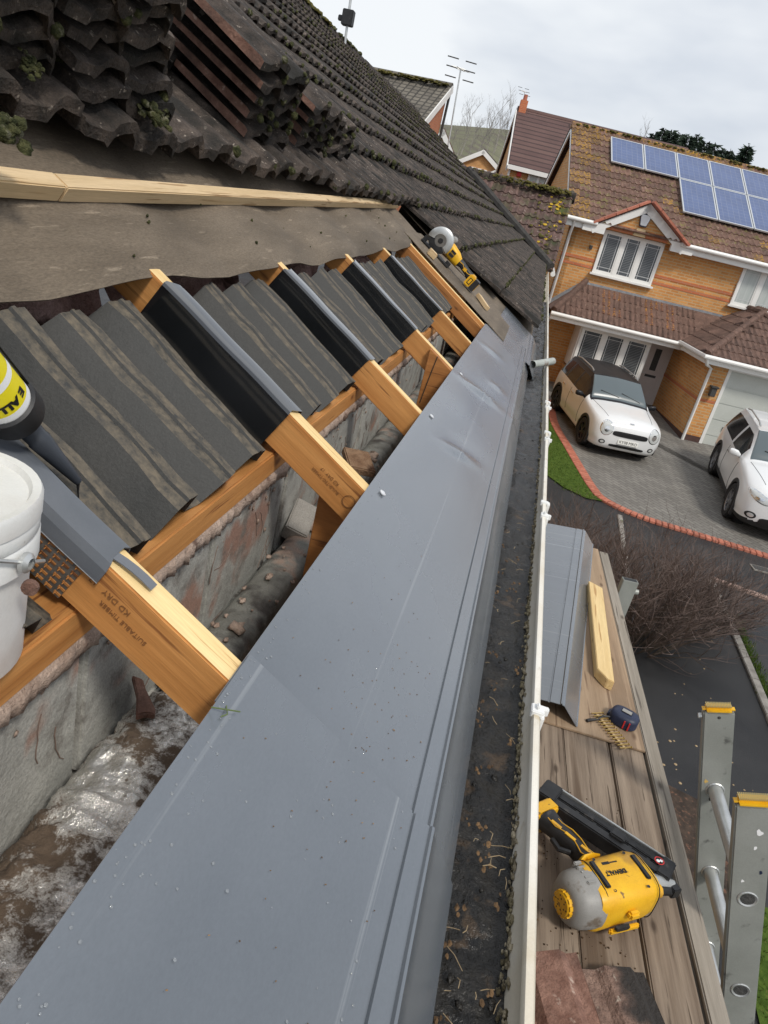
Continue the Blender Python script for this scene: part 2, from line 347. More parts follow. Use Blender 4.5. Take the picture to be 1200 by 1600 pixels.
# driveway of grey blocks with a red brick edge
edge = smooth_line([(1.30,19.5),(1.42,17.6),(1.74,16.0),(2.02,14.7),(2.22,13.85),(2.42,13.42),(3.05,13.10),(4.0,13.02),(5.4,12.93),(9.5,12.6)], 14)
M['paver'] = brickmat('grey_block_paving', (.16,.15,.135), (.225,.212,.19), (.095,.087,.075), bw=.21, bh=.105, ms=.008, rough=.75, bump=.35, axis='XY', rot=rad(45))
M['redpaver'] = pmat('red_edging_brick', (.40,.125,.075), (.50,.19,.125), scale=9, rough=.75, bump=.3, bscale=60, rnd=.16)
drive = sheet('driveway', edge+[(11,16),(11,26),hl(0.05,0),hl(-4.3,0),(-.4,23)], M['paver'], .012)
def along(path, step):
    out = []; acc = 0; P = [V3((x,y,0)) for x,y in path]
    for i in range(len(P)-1):
        d = (P[i+1]-P[i]); L_ = d.length; t = -acc % step if i else 0
        t = (step-acc) if i else 0
        while t < L_:
            out.append((P[i]+d*(t/L_), d.normalized())); t += step
        acc = (L_-(t-step))
    return out
bme = None
for p, d in along(edge, .112):
    nrm = V3((d.y,-d.x,0))
    if bme is None:
        b = MB(); b.box(-.1,.1,-.05,.05,-.03,.022); bme = b.mesh('edging_brick', M['redpaver'], bev=.006)
    for k in (0,):
        q = p - nrm*(-.02)
        link('edging_brick', bme, axes(V3((q.x,q.y,gz(q.y)+.012)), nrm, V3((0,-GS,1))), drive)
M['lawn'] = pmat('short_lawn', (.040,.075,.010), (.085,.135,.022), scale=14, detail=9, rough=.95, bump=.8, bscale=90, c3=(.14,.15,.04), c3s=30, c3t=.66, spec=.15)
lawn = sheet('lawn', [(x-.12,y) for x,y in edge if 13.3 < y < 19.4]+[(2.05,13.22),(1.62,13.45),(1.1,14.1),(.45,15.4),(.3,19.3)], M['lawn'], .02)
lawn2 = sheet('lawn', [(3.02,-2),(3.02,4.8),(3.25,5.05),(9,5.05),(9,-2)], M['lawn'], .02)
M['soil'] = pmat('leafy_soil', (.03,.02,.014), (.075,.05,.035), scale=12, detail=9, rough=.95, bump=.9, bscale=50, c3=(.16,.08,.05), c3s=24, c3t=.63)
soil = sheet('soil_bed', [(1.0,4.9),(3.2,4.95),(3.3,6.0),(2.5,6.2),(1.0,6.2)], M['soil'], .015)
M['conc'] = pmat('weathered_concrete', (.20,.185,.165), (.33,.31,.28), scale=8, rough=.9, bump=.4, bscale=50, c3=(.07,.09,.02), c3s=5, c3t=.66, rnd=.15)
def kerb(pts, w_, h, mat, name, label):
    t = thing(name, label, 'kerb', T(pts[0][0],pts[0][1],gz(pts[0][1])))
    for i in range(len(pts)-1):
        a = V3((*pts[i],0)); b = V3((*pts[i+1],0)); n = max(1, round((b-a).length/.6)); d = (b-a)/n
        for k in range(n):
            p = a+d*k; p.z = gz(p.y); q = a+d*(k+1); q.z = gz(q.y)
            e = MB(); e.box(.004,(q-p).length-.004,-w_/2,w_/2,-.05,h)
            e.build('kerb_stone', mat, axes(p, q-p), t, bev=.008)
kerb([(2.66,12.85),(2.60,10.4)], .09, .03, M['conc'], 'path_edging', 'thin pale concrete edging between road tarmac and bare shrub')
kerb([(4.0,11.2),(4.05,9.9),(4.08,8.6),(4.1,7.2)], .11, .04, M['conc'], 'path_edging', 'curving grey concrete edging with grass tufts beside it')
M['pinkkerb'] = pmat('pink_kerb', (.36,.24,.19), (.44,.31,.26), scale=9, rough=.85, bump=.2, rnd=.1)
kerb([(4.04,11.28),(5.0,11.12),(7.5,10.8)], .11, .04, M['pinkkerb'], 'path_edging', 'pinkish edging stones leading off behind bare shrub')
gl = MB(); gl.box(-.16,.16,-.11,.11,-.01,.012,0).box(-.135,.135,-.085,.085,.012,.016,1)
M['iron'] = pmat('cast_iron', (.04,.04,.04), (.07,.068,.064), scale=40, rough=.7, bump=.5)
mh = gl.build('drain_cover', [M['conc'], M['iron']], T(5.05,12.25,gz(12.25)+.006) @ RZ(.1)); tag(mh, 'small square drain cover set in the dark tarmac', 'drain cover')
gt = MB()
for i in range(900):
    y = random.uniform(8.3,10.2); x = 4.05+.09+abs(random.gauss(0,.06)); h = random.uniform(.03,.09); a = random.uniform(0,6.28); z = gz(y)+.0
    d = V3((math.cos(a),math.sin(a),0)); q = V3((x,y,z)); e = d.orthogonal()*.005
    gt.add([q-e,q+e,q+d*h*.4+V3((0,0,h))], [(0,1,2)])
lb = MB()
for i in range(9000):
    if i % 2: y = random.uniform(13.2,19); x = random.uniform(.4,2.2)
    else: x = random.uniform(3.05,5.0); y = random.uniform(1.0,5.0)
    if i % 2:
        ex = min((abs(q[1]-y), q[0]) for q in edge)[1]
        if x > ex-.14 or (y < 14.1 and x < 1.1+(14.1-y)*.6): continue
    h = random.uniform(.02,.05); a = random.uniform(0,6.28); d = V3((math.cos(a),math.sin(a),0)); q = V3((x,y,gz(y)+.018)); e = d.orthogonal()*.006
    lb.add([q-e,q+e,q+d*h*.6+V3((0,0,h))], [(0,1,2)])
g = lb.build('grass_blades', M['lawn']); tag(g, 'short green grass blades standing on the small lawns', 'grass', kind='stuff')
g = gt.build('grass_tufts', M['lawn']); tag(g, 'green grass tufts growing along the concrete path edging', 'grass', kind='stuff')
pt = MB()
for i in range(160):
    x = random.uniform(1.8,6.5); y = random.uniform(4.6,9.5); r = random.uniform(.006,.02); z = gz(y)
    m = T(x,y,z) @ Matrix.Scale(.4,4,(0,0,1)); pt.lathe([(r,0),(r*.8,r*.6),(.0005,r*.9)], 6, 0, m)
g = pt.build('leaf_litter', M['straw']); tag(g, 'pale fallen leaves and stones scattered over wet tarmac', 'leaves', kind='stuff')

# ------------------------------------------------------------------ the roof being repaired
house = thing('house', 'house with dark mossy tiled roof stripped open along its eaves', 'house', T(-4,6,gz(6)))
def hp(name, mb, mats, wm=None, parent=None, **k): return mb.build(name, mats, wm, parent or house, **k)
S0 = .650; GA = .345                       # nose of the lowest course left in place; gauge
RIDGE_S = S0+GA*11.6
# felt / deck under the tiles
fb = MB()
def felt_edge(y): return .392 + .028*max(0,y-2)*.6 + .004*math.sin(y*7.3)+.003*math.sin(y*17+1)
RY_ = [.592,1.165,1.745,2.385,3.0,3.66]     # far top edge of each rafter
def sag(y, s):
    d = min(abs(y-(r-.018)) for r in RY_+[.01,4.25]); k = min(1, d/.28)
    return -.016*k*k*(1 if s < .8 else .5)
rows = []
nY = 110
for i in range(nY+1):
    y = .15+(4.10-.15)*i/nY; e = felt_edge(y); row = []
    for j in range(15):
        s = e+(1.15-e)*(j/14)**1.3; dr = -.010*max(0,1-j/1.2) ; row.append(RF(s, y, .004+sag(y,s)+dr+.003*nz((s*3,y*3,0),2)))
    rows.append(row)
fb.grid(rows, flip=False)
roof = hp('roof', MB().add([RF(1.05,.0,-.004),RF(RIDGE_S,.0,-.004),RF(RIDGE_S,20,-.004),RF(1.05,20,-.004)], [(0,1,2,3)]).add([RF(-.40,4.45,-.004),RF(1.05,4.45,-.004),RF(1.05,20,-.004),RF(-.40,20,-.004)],[(0,1,2,3)]), M['felt'])
roof['label'] = 'felted roof slope carrying the old dark tiles'
hp('roofing_felt', fb, M['felt'], None, roof, smooth=60, thick=.003)['label'] = 'brown felt sheet sagging between rafters with ragged lower edge'
# strip of felt and board past the last rafter
b = MB(); rows = []
for i in range(9):
    t = i/8; rows.append([RF(.50-.72*j/14, 3.70+t*(.55+.35*j/14), .006+.004*nz((i*.9,j*.7,3),1)-(.015*t*t)+.02*max(0,t-.8)) for j in range(15)])
hp('felt_strip', b.grid(rows, flip=True), M['felt'], None, roof, smooth=60, thick=.003)
# rear slope
rl = RF(RIDGE_S,0,.02); b = MB(); b.add([rl, rl+V3((-4.2,0,-2.6)), rl+V3((-4.2,20,-2.6)), rl+V3((0,20,0))], [(0,1,2,3)])
hp('rear_roof', b, M['tile'], None)

# interlocking tile: local x down-slope (nose at x=0), y across, z up
PR = [(0,0),(.045,0),(.062,.005),(.078,.017),(.092,.023),(.122,.0245),(.137,.018),(.145,.004),(.150,0)]
prof = PR[:-1]+[(y+.15,z) for y,z in PR]
TH = .016; TLN = .42
def tile_mesh(name, chip=0, side='tile_cut'):
    b = MB(); rnd = random.Random(chip)
    n = len(prof); nose = [rnd.uniform(-.006,.004) for _ in prof]; dz = [rnd.uniform(-.002,.003) for _ in prof]
    top0 = [V3((nose[i], y, z+TH+dz[i])) for i,(y,z) in enumerate(prof)]; topr = [V3((nose[i]-.012, y, z+TH+.003)) for i,(y,z) in enumerate(prof)]
    topm = [V3((-.2, y, z+TH)) for y,z in prof]; top1 = [V3((-TLN, y, z+TH)) for y,z in prof]
    bot0 = [V3((nose[i]+.002, y, (z*.88-.004 if z > .012 else -.006)+dz[i]*2)) for i,(y,z) in enumerate(prof)]; bot1 = [V3((-TLN, y, z)) for y,z in prof]
    b.grid([topr,topm,top1], 0)
    b.grid([top0,topr], 0)
    b.grid([bot0,top0], 0)
    b.grid([bot1,bot0], 0)
    b.grid([top1,bot1], 1)
    for k, fl in ((0,False),(n-1,True)):
        v = [bot0[k],top0[k],topr[k],top1[k],bot1[k]]; b.add(v, [(0,4,3,2,1) if not fl else (0,1,2,3,4)], 1)
    return b.mesh(name, [M['tile'], M[side]], smooth=38, doubles=True)
TM = [tile_mesh('roof_tile', k, 'tile') for k in range(4)]; TH = .012; TMS = [tile_mesh('loose_tile', k+5, 'tile') for k in range(4)]; TMR = [tile_mesh('loose_tile', k+9) for k in range(4)]; TH = .016
TILT = math.atan(.040/GA)
# which way RY tilts: nose (x=0) stays, head (x=-TLN) must drop towards the felt
def tile_matrix(s, y, off=.055, tilt=TILT, yaw=0): return ROOFM @ T(-s, y, off) @ RZ(yaw) @ RY(tilt*-1)
VER = {-3:5.0, -2:4.72, -1:4.44}          # first tile in the three lower courses past the opened bay
slots = []
for k in range(-3, 12):
    s = S0+GA*k; y0 = VER.get(k, .35)
    n0 = int(y0/.3); y = n0*.3 + (0 if k >= 0 else y0-n0*.3)
    # valley: the neighbouring wing cuts the slope off
    X = (UPS*s - NR*(D0-.09)).x; yend = 15.85 + (.2-X)*.98
    if k >= 0 and s > 2.6: yend = 22
    while y < min(yend, 20.6):
        slots.append((s, y, k)); y += .3
def dist(sl): p = RF(sl[0],sl[1]+.15,.05); q = proj(p); return p.length if (-150 < q[0] < 1350 and -150 < q[1] < 1700 and p.y > .2) else 1e3+p.length
slots.sort(key=dist)
far = MB()
for i, (s, y, k) in enumerate(slots):
    jit = random.uniform
    tm = tile_matrix(s+jit(-.006,.006)+(0 if k != 0 else jit(-.012,.012)), y+jit(-.003,.003), .055+jit(-.004,.004), TILT+jit(-.010,.006), jit(-.010,.010))
    if i < 296: link('roof_tile', TM[i % 4], tm, roof)
    else:
        me = TM[i % 4]; far.add([tm @ v.co for v in me.vertices], [tuple(p.vertices) for p in me.polygons])
o = far.build('roof_tiles', M['tile'], None, roof, smooth=38); tag(o, kind='stuff')
# ridge tiles
b = MB(); rp_ = RF(RIDGE_S+.0,0,.075)
for i in range(46):
    y = .2+i*.45; rr = .115+random.uniform(-.004,.004)
    vs = []
    b.tube([rp_+V3((0,y,-.07)), rp_+V3((0,y+.44,-.075))], [rr,rr*.96], 10)
ro = b.build('ridge_tiles', M['tile'], None, roof, smooth=40); tag(ro, kind='stuff')

# moss on the noses
def blob(b, p, r, n, sq=.7, seed=0, seg=9):
    m = axes(p, n.orthogonal(), n); rr = random.Random(seed); prf = []
    rows = []
    for i in range(5):
        a = (i/4*1.25-.25)*math.pi*.5; row = []
        for k in range(seg):
            t = 2*math.pi*k/seg; q = r*(1+.20*rr.uniform(-1,1)); row.append(m @ V3((math.cos(t)*math.cos(a)*q, math.sin(t)*math.cos(a)*q, (math.sin(a)-.15)*q*sq)))
        rows.append(row+[row[0]])
    b.grid(rows)
mo = MB()
for i, (s, y, k) in enumerate(slots):
    d = dist((s,y,k))
    if d > 900: continue
    near = d < 4
    for (py, pz) in ((.11,.025),(.26,.025),(.02,0),(.17,0)):
        pr = .45 if pz else .18
        if k > 7: pr = .55
        if random.random() > pr: continue
        p = RF(s-.004, y+py+random.uniform(-.03,.02), .055+TH+pz+random.uniform(-.014,.004))
        blob(mo, p, random.uniform(.006,.014)*(1.0 if near else 1.4), (NR-UPS*.8).normalized(), .8, i*7+int(py*100), 7)
for i in range(260):                                            # cushions of moss along the ridge
    y = random.uniform(.5,15); t = random.uniform(-.14,.10); p = rp_+V3((t*.9,y,.055-abs(t)*.5))
    blob(mo, p, random.uniform(.03,.07), V3((0,0,1)), .5, i)
o = mo.build('moss', M['moss'], None, roof, smooth=180); tag(o, kind='stuff')
# ridge run of yellow green moss
M['ymoss'] = pmat('yellow_green_moss', (.055,.055,.015), (.15,.125,.035), scale=30, rough=.95, bump=.8, bscale=90, spec=.2)
mo = MB()
for i in range(420):
    y = random.uniform(6,12.6); t = random.uniform(-.16,.12); p = rp_+V3((t*.9,y,.065-abs(t)*.5)); blob(mo, p, random.uniform(.04,.08), V3((0,0,1)), .55, i+500)
o = mo.build('ridge_moss', M['ymoss'], None, roof, smooth=50); tag(o, kind='stuff')

# rafters
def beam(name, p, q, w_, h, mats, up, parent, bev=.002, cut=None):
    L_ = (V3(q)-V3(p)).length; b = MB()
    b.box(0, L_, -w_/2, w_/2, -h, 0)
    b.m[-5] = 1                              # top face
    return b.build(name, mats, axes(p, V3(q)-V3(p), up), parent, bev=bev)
RW, RH = .036, .068
raf = []
for i, yy in enumerate(RY_):
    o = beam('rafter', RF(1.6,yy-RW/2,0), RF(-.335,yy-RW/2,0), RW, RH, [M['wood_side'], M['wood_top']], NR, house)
    raf.append(o)
raf[5]['label'] = 'last rafter with rough fresh top beside the felt strip'
beam('rafter', RF(1.6,3.60,-.014), RF(-.33,3.60,-.014), .030, .055, [M['wood_dark'], M['wood_side']], NR, house)
for yy in (-.02,):
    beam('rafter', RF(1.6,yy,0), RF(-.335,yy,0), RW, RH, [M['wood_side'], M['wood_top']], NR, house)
# packing boards nailed beside two rafters
def board(name, pts, th, mat, parent=house, label=None):
    "polygon in the XZ plane (x,z) at y, extruded towards +Y"
    b = MB(); m = Matrix(((1,0,0,0),(0,0,1,0),(0,1,0,0),(0,0,0,1)))
    y = pts[0]; poly = pts[1]
    n = len(poly); vs = [(x,y,z) for x,z in poly]+[(x,y+th,z) for x,z in poly]
    b.add(vs, [tuple(range(n)), tuple(range(2*n-1,n-1,-1))]+[((i+1)%n,i,n+i,n+(i+1)%n) for i in range(n)])
    o = b.build(name, mat, None, parent, bev=.0015, recalc=True)
    if label: o['label'] = label
    return o
def xz(s, off): p = RF(s,0,off); return (p.x, p.z)
board('packing_board', (1.168, [xz(-.015,-.035), xz(-.20,-.035), (xz(-.20,-.035)[0],-.80), (xz(-.015,-.035)[0],-.80)]), .022, M['wood_dark'], label='dark orange board standing on edge behind the stamped rafter')
board('packing_board', (2.325, [xz(.005,-.001), xz(-.20,-.001), (xz(-.20,-.001)[0],-.80), (xz(.005,-.001)[0],-.80)]), .021, M['wood_dark'], label='wide orange board fixed against a rafter with a saw cut across it')
b = MB(); p0 = RF(-.03,2.3235,.0); b.tube([p0+V3((0,0,.0)), p0+V3((-.012,0,-.09)), p0+V3((-.020,0,-.16))], .0016, 5); hp('saw_cut', b, M['darkvoid'])
board('packing_board', (.06, [xz(-.10,-.06), xz(-.30,-.06), (xz(-.30,-.06)[0],-.80), (xz(-.10,-.06)[0],-.80)]), .022, M['wood_dark'])
# stamped lettering on rafter faces
M['ink'] = plain('timber_stamp_ink', (.22,.095,.03), .9)
def stamp(txt, i, s, off, size, flip=True):
    me = textmesh(txt, size, M['ink'], .0002)
    y = RY_[i]-RW-.0012
    m = axes(RF(s,y,off), UPS, -V3((0,1,0)))        # text reads up the slope, seen from -Y, upside down for the viewer
    link('timber_stamp', me, m, raf[i])
stamp('KD DRY   17', 0, .045, -.024, .0095); stamp('SUITABLE TIMBER', 0, .018, -.037, .0078)

stamp('KD DRY  17', 1, -.035, -.026, .008); stamp('BUILD-TEC-TIMBER', 1, -.035, -.038, .0075)
b = MB(); b.lathe([(.0105,0),(.012,.0006),(.0105,.0006)], 20); link('timber_stamp', b.mesh('timber_stamp', M['ink']), axes(RF(-.088,RY_[1]-RW-.0012,-.034), UPS, -V3((0,1,0))), raf[1])
# nail plate on the first rafter
M['galv'] = pmat('galvanised_steel', (.13,.125,.115), (.21,.20,.185), scale=20, rough=.5, metal=.55, bump=.2, bscale=60, c3=(.20,.10,.05), c3s=25, c3t=.66)
pl = MB(); pl.box(.0,.085,-.0016,0,-.058,-.008); 
npl = hp('nail_plate', pl, M['galv'], axes(RF(.165,RY_[0]-RW-.0004,-.012), -UPS, NR), None)
sl_ = MB()
for r in range(6):
    for c in range(7):
        x = .008+c*.0115; z = -.055+r*.0082; sl_.box(x,x+.008,-.0026,-.0015,z,z+.0028,0).box(x+.0015,x+.0025,-.006,-.0015,z+.001,z+.002,0)
sl_.build('plate_teeth', M['wood_dark'], WM[npl.name], npl)

# ventilation trays between the rafters, with a cap over each rafter
SV0, SV1 = .385, .072
yl = [-.02]+RY_
def vprof(y0, y1, seed):
    "cross profile from the far face of one rafter to the near face of the next: saw-tooth ribs"
    rr = random.Random(seed); W_ = y1-y0; n = 4
    pts = [(y0+.003,-.012),(y0+.012,-.070)]
    a = y0+.012; wv = (W_-.03)/n
    for k in range(n):
        h = .040+rr.uniform(-.006,.006); y = a+wv*k
        pts += [(y+wv*.05,-.080),(y+wv*.27,-.080+h*.9),(y+wv*.30,-.080+h*.93),(y+wv*.44,-.080+h*.93),(y+wv*.46,-.080+h*.93+.004),(y+wv*.50,-.080+h*.93+.004),(y+wv*.52,-.080+h*.92),(y+wv*.66,-.080+h*.90),(y+wv*.76,-.081),(y+wv*.99,-.083)]
    pts += [(y1-.018,-.084),(y1-.012,-.086)]
    return pts
for i in range(1, len(yl)):
    y0 = yl[i-1]; y1 = yl[i]-RW
    pr = vprof(y0, y1, i); b = MB(); rows = []
    for j in range(9):
        t = j/8; s = SV0+(SV1-SV0)*t; row = []
        for q, (y, o) in enumerate(pr):
            w_ = nz((y*4, s*6, i*3.1), 1.5)
            row.append(RF(s+(.004*math.sin(y*31+i) if j in (0,8) else 0), y+.003*w_, o+.006*w_ + (.010*(1-t) if 1 < q < len(pr)-2 else 0) - .012*math.sin(math.pi*t)*0))
        rows.append(row)
    o = hp('vent_tray', b.grid(rows), M['vent'], None, None, smooth=20, thick=.0016)
    if i == 1: o['label'] = 'dusty ribbed ventilation tray next to the sealant tube'
for i, yy in enumerate(RY_[:5]):
    b = MB(); y1 = yy+.003; y0 = yy-RW-.003; rows = []
    cp = [(y0-.003,-.020),(y0-.002,-.019),(y0-.002,-.018),(y0-.001,-.012),(y0,-.004),(y0+.004,.003),(y0+.012,.0045),(y1-.010,.0045),(y1-.003,.003),(y1,-.003),(y1+.001,-.02)] if i == 0 else [(y0-.012,-.080),(y0-.004,-.074),(y0-.003,-.060),(y0-.002,-.030),(y0-.001,.0),(y0+.001,.0040),(y0+.010,.0048),(y1-.010,.0048),(y1-.002,.0040),(y1,.0),(y1+.001,-.02)]
    e0 = SV0-.012 if i else .30; e1 = .083 if i else .066
    for j in range(13):
        s = e0+(e1-e0)*j/12; w_ = math.sin(s*40+i)*.0006
        rows.append([RF(s+(.006*math.sin(y*90) if j in (0,12) else 0), y, o+w_*(1 if o > -.05 else 2)) for y,o in cp])
    o = hp('rafter_cap', b.grid(rows), M['cap'] if i else M['greycap'], None, None, smooth=22, thick=.0014)
    if i == 0: o['label'] = 'grey plastic rafter cap with torn end'
b = MB(); p = RF(.062,RY_[0]-.016,.004); rows = [[RF(.072-.05*t, RY_[0]-.030+.012*k/2+.006*t, .004+.010*t*(1-t)) for k in range(3)] for t in (0,.25,.5,.75,1)]
hp('torn_strip', b.grid(rows), M['greycap'], None, None, smooth=40, thick=.0012)
# droplets on the black caps
dr = MB(); M['water'] = pmat('water_drops', (.75,.78,.8), None, rough=.05, rvar=.01, bump=0, trans=.8, ior=1.33)
def drop(b, p, n, r, sq=.5):
    m = axes(p, n.orthogonal(), n); b.lathe([(r,0),(r*.85,r*.5*sq),(r*.5,r*.85*sq),(.0001,r*sq)], 7, 0, m)
for i in range(60):
    k = random.randrange(1,5); drop(dr, RF(random.uniform(.09,.36), RY_[k]-RW/2+random.uniform(-.012,.012), .0046), NR, random.uniform(.0012,.003))

# battens
BS0, BS1 = .554, .680
beam('batten', RF(BS0,.25,.034), RF(BS0+.004,1.045,.034), .030, .028, [M['batten'],M['batten']], NR, house)
beam('batten', RF(BS0+.003,1.047,.034), RF(BS1,4.12,.034), .030, .028, [M['batten'],M['batten']], NR, house)

# mineral wool in each bay under the felt
for i in range(1, len(yl)):
    y0 = yl[i-1]+.002; y1 = yl[i]-RW-.002; b = MB(); rows = []
    for j in range(15):
        t = j/14; row = []
        for k in range(19):
            u = k/18; y = y0+(y1-y0)*u; s = .36+.42*t; env = min(1, t*5)**.6
            o = -.16+.115*env*(.65+.5*nz((y*7,s*9,i*2.0),1.3,4))
            row.append(RF(s+.05*nz((y*5,s*6,9+i),1.2), y, min(o,-.035)))
        rows.append(row)
    hp('insulation_quilt', b.grid(rows, flip=True), M['insul'], None, None, smooth=60)

# wall plate, inner block wall, mortar bed
XP = -.345
b = MB(); pz0, pz1 = -.482, -.440
o = beam('wall_plate', V3((XP-.05,.02,pz1)), V3((XP-.05,4.6,pz1)), .10, .042, [M['wood_side'], M['wood_side']], V3((0,0,1)), house, bev=.003)
wall = hp('inner_wall', MB().box(XP-.10,XP-.03,.0,14,-4.7,pz0-.02), M['block'])
yb = .02; k = 0
while yb < 4.6:
    L_ = .335 if k else .25
    b = MB(); b.box(XP-.095,XP-.012+random.uniform(-.003,.003),yb+.006,yb+L_-.006,pz0-.225,pz0-.012); b.build('block', M['block'], None, wall, bev=.004)
    b = MB(); b.box(XP-.095,XP-.014,yb+.006-.16,yb+L_-.006-.16,pz0-.455,pz0-.24); b.build('block', M['block'], None, wall, bev=.004)
    yb += L_; k += 1
# mortar snots
def lump(b, p, r, seed=0, sq=(1,1,1)):
    rr = random.Random(seed); rows = []
    for i in range(5):
        a = -math.pi/2+math.pi*i/4; row = []
        for k in range(7):
            t = 2*math.pi*k/7; q = r*(1+.4*rr.uniform(-1,1)); row.append(V3(p)+V3((math.cos(t)*math.cos(a)*q*sq[0], math.sin(t)*math.cos(a)*q*sq[1], math.sin(a)*q*sq[2])))
        rows.append(row+[row[0]])
    b.grid(rows)
mb_ = MB(); rows = []
for i in range(700):
    y = .02+4.5*i/699; e = .004*nz((y*9,0,0),2)+.004*nz((y*60,3,0),2,4)
    rows.append([V3((XP-.002,y,pz0+.003)), V3((XP+.004+e,y,pz0-.004+e)), V3((XP+.003+e*1.5,y,pz0-.018-abs(e)*1.5)), V3((XP-.012,y,pz0-.026))])
mb_.grid(rows, flip=True)
for i in range(260):
    y = random.uniform(.1,3.6); lump(mb_, (XP-.010, y, pz0-.02-random.expovariate(40)), random.uniform(.001,.0042), i, (.5,1.2,1))
hp('mortar_bed', mb_, M['mortar'], smooth=180, recalc=True)
cr_ = MB(); 
for i in range(30):
    y = random.uniform(.1,2.2); z = random.uniform(pz0-.20,pz0-.03); pth = [V3((XP-.0115,y,z))]; a = random.uniform(-2.6,-.6)
    for k in range(6):
        a += random.uniform(-.4,.4); pth.append(pth[-1]+V3((0,math.cos(a)*.011,math.sin(a)*.011)))
    cr_.tube(pth, .0007, 4)
M['scratch'] = plain('brown_scratch', (.20,.14,.11), .95); tag(hp('wall_scratches', cr_, M['scratch']), kind='stuff')

# cavity sleeve (long grey sausage) and foil wrapped quilt
def sausage(name, y0, y1, xc, zc, rx, rz, mat, n=80, seg=20, wr=.008, label=None, tilt=0, top=None, crk=0):
    b = MB(); rows = []
    for i in range(n+1):
        t = i/n; y = y0+(y1-y0)*t; e = min(1, (min(t,1-t)*(y1-y0)/.02))**.5 if min(t,1-t)*(y1-y0) < .02 else 1; row = []
        for k in range(seg+1):
            a = 2*math.pi*(k%seg)/seg; ca, sa = math.cos(a), math.sin(a)
            q = .72; X = math.copysign(abs(ca)**q, ca)*rx; Z = math.copysign(abs(sa)**q, sa)*rz
            w_ = 1+wr*nz((X*30,y*26,Z*30),1.0,4)*4 + (crk*abs(nz((X*22+3,y*34,Z*22),1.0,3)) if crk else 0)
            row.append(V3((xc+X*e*w_+tilt*(y-y0), y, zc+Z*e*w_)))
        rows.append(row)
    o = hp(name, b.grid(rows, flip=True), mat, None, None, smooth=70)
    if label: o['label'] = label
    return o
sausage('cavity_sleeve', .765, 4.4, XP+.040, -.70, .040, .036, M['sock'], n=160, label='dirty grey plastic sleeve lying along the wall cavity')
m = bpy.data.materials.new('dirty_silver_foil'); m.use_nodes = True; t = m.node_tree; bs = t.nodes['Principled BSDF']; l = t.links.new
tc = N(t,'ShaderNodeTexCoord')
def nn(sc, d=6, ro=.6):
    n = N(t,'ShaderNodeTexNoise'); n.inputs['Scale'].default_value = sc; n.inputs['Detail'].default_value = d; n.inputs['Roughness'].default_value = ro; l(tc.outputs['Object'], n.inputs['Vector']); return n.outputs[0]
rp = N(t,'ShaderNodeValToRGB'); rp.color_ramp.elements[0].position = .475; rp.color_ramp.elements[1].position = .545
ma = N(t,'ShaderNodeMath',operation='ADD'); mb2 = N(t,'ShaderNodeMath',operation='MULTIPLY'); mb2.inputs[1].default_value = .45
l(nn(60,8,.8), mb2.inputs[0]); ms_ = N(t,'ShaderNodeMath',operation='MULTIPLY'); ms_.inputs[1].default_value = .55; l(nn(7,4), ms_.inputs[0]); l(mb2.outputs[0], ma.inputs[0]); l(ms_.outputs[0], ma.inputs[1])
l(ma.outputs[0], rp.inputs[0])
mi = N(t,'ShaderNodeMix',data_type='RGBA'); mi.inputs[6].default_value = (.12,.085,.058,1); mi.inputs[7].default_value = (.86,.84,.79,1); l(rp.outputs[0], mi.inputs[0]); l(mi.outputs[2], bs.inputs['Base Color'])
mm = N(t,'ShaderNodeMath',operation='MULTIPLY'); mm.inputs[1].default_value = .9; l(rp.outputs[0], mm.inputs[0]); l(mm.outputs[0], bs.inputs['Metallic'])
mr = N(t,'ShaderNodeMapRange'); mr.inputs[3].default_value = .95; mr.inputs[4].default_value = .17; l(rp.outputs[0], mr.inputs[0]); l(mr.outputs[0], bs.inputs['Roughness'])
bp = N(t,'ShaderNodeBump'); bp.inputs['Strength'].default_value = .8; bp.inputs['Distance'].default_value = .012; l(nn(38,7,.65), bp.inputs['Height']); l(bp.outputs[0], bs.inputs['Normal'])
M['foil'] = m
q_ = sausage('foil_quilt', .05, .735, XP+.078, -.690, .078, .062, M['foil'], n=300, seg=72, wr=.010, crk=-.16, label='silver foil wrapped quilt caked in brown dust')
bk = MB(); lump(bk, (0,0,0), .02, 3)
# broken slip of tile on the quilt and rubble in the cavity
def shard(name, p, d, L_, w0, w1, th, mat, label, cat, n=V3((0,0,1))):
    b = MB(); b.prism([(0,-w0/2),(L_*.5,-w0/2*.95),(L_,-w1/2),(L_*.96,0),(L_*1.02,w1*.4),(L_*.9,w1/2),(L_*.4,w0*.55),(.01,w0/2)], 0, th)
    o = b.build(name, mat, axes(p, d, n), None, bev=.0015); tag(o, label, cat); return o
p0 = zpl(213,1062,-.628); p1 = zpl(228,1125,-.628)
shard('tile_shard', p0, p1-p0, (p1-p0).length, .012, .024, .009, M['tile_cut'], 'narrow pinkish tile shard lying on the foil quilt', 'tile shard')
b = MB()
for i in range(70):
    y = random.uniform(.72,1.9); x = XP+random.uniform(0.0,.09); z = -.667+.02*(1-((x-XP-.04)/.045)**2)-.012; lump(b, (x,y,z), random.choice((.002,.003,.004,.005,.008,.014))*random.uniform(.7,1.1), i+50, (1,1.3,.7))
o = hp('mortar_rubble', b, M['mortar'], smooth=180); tag(o, kind='stuff')
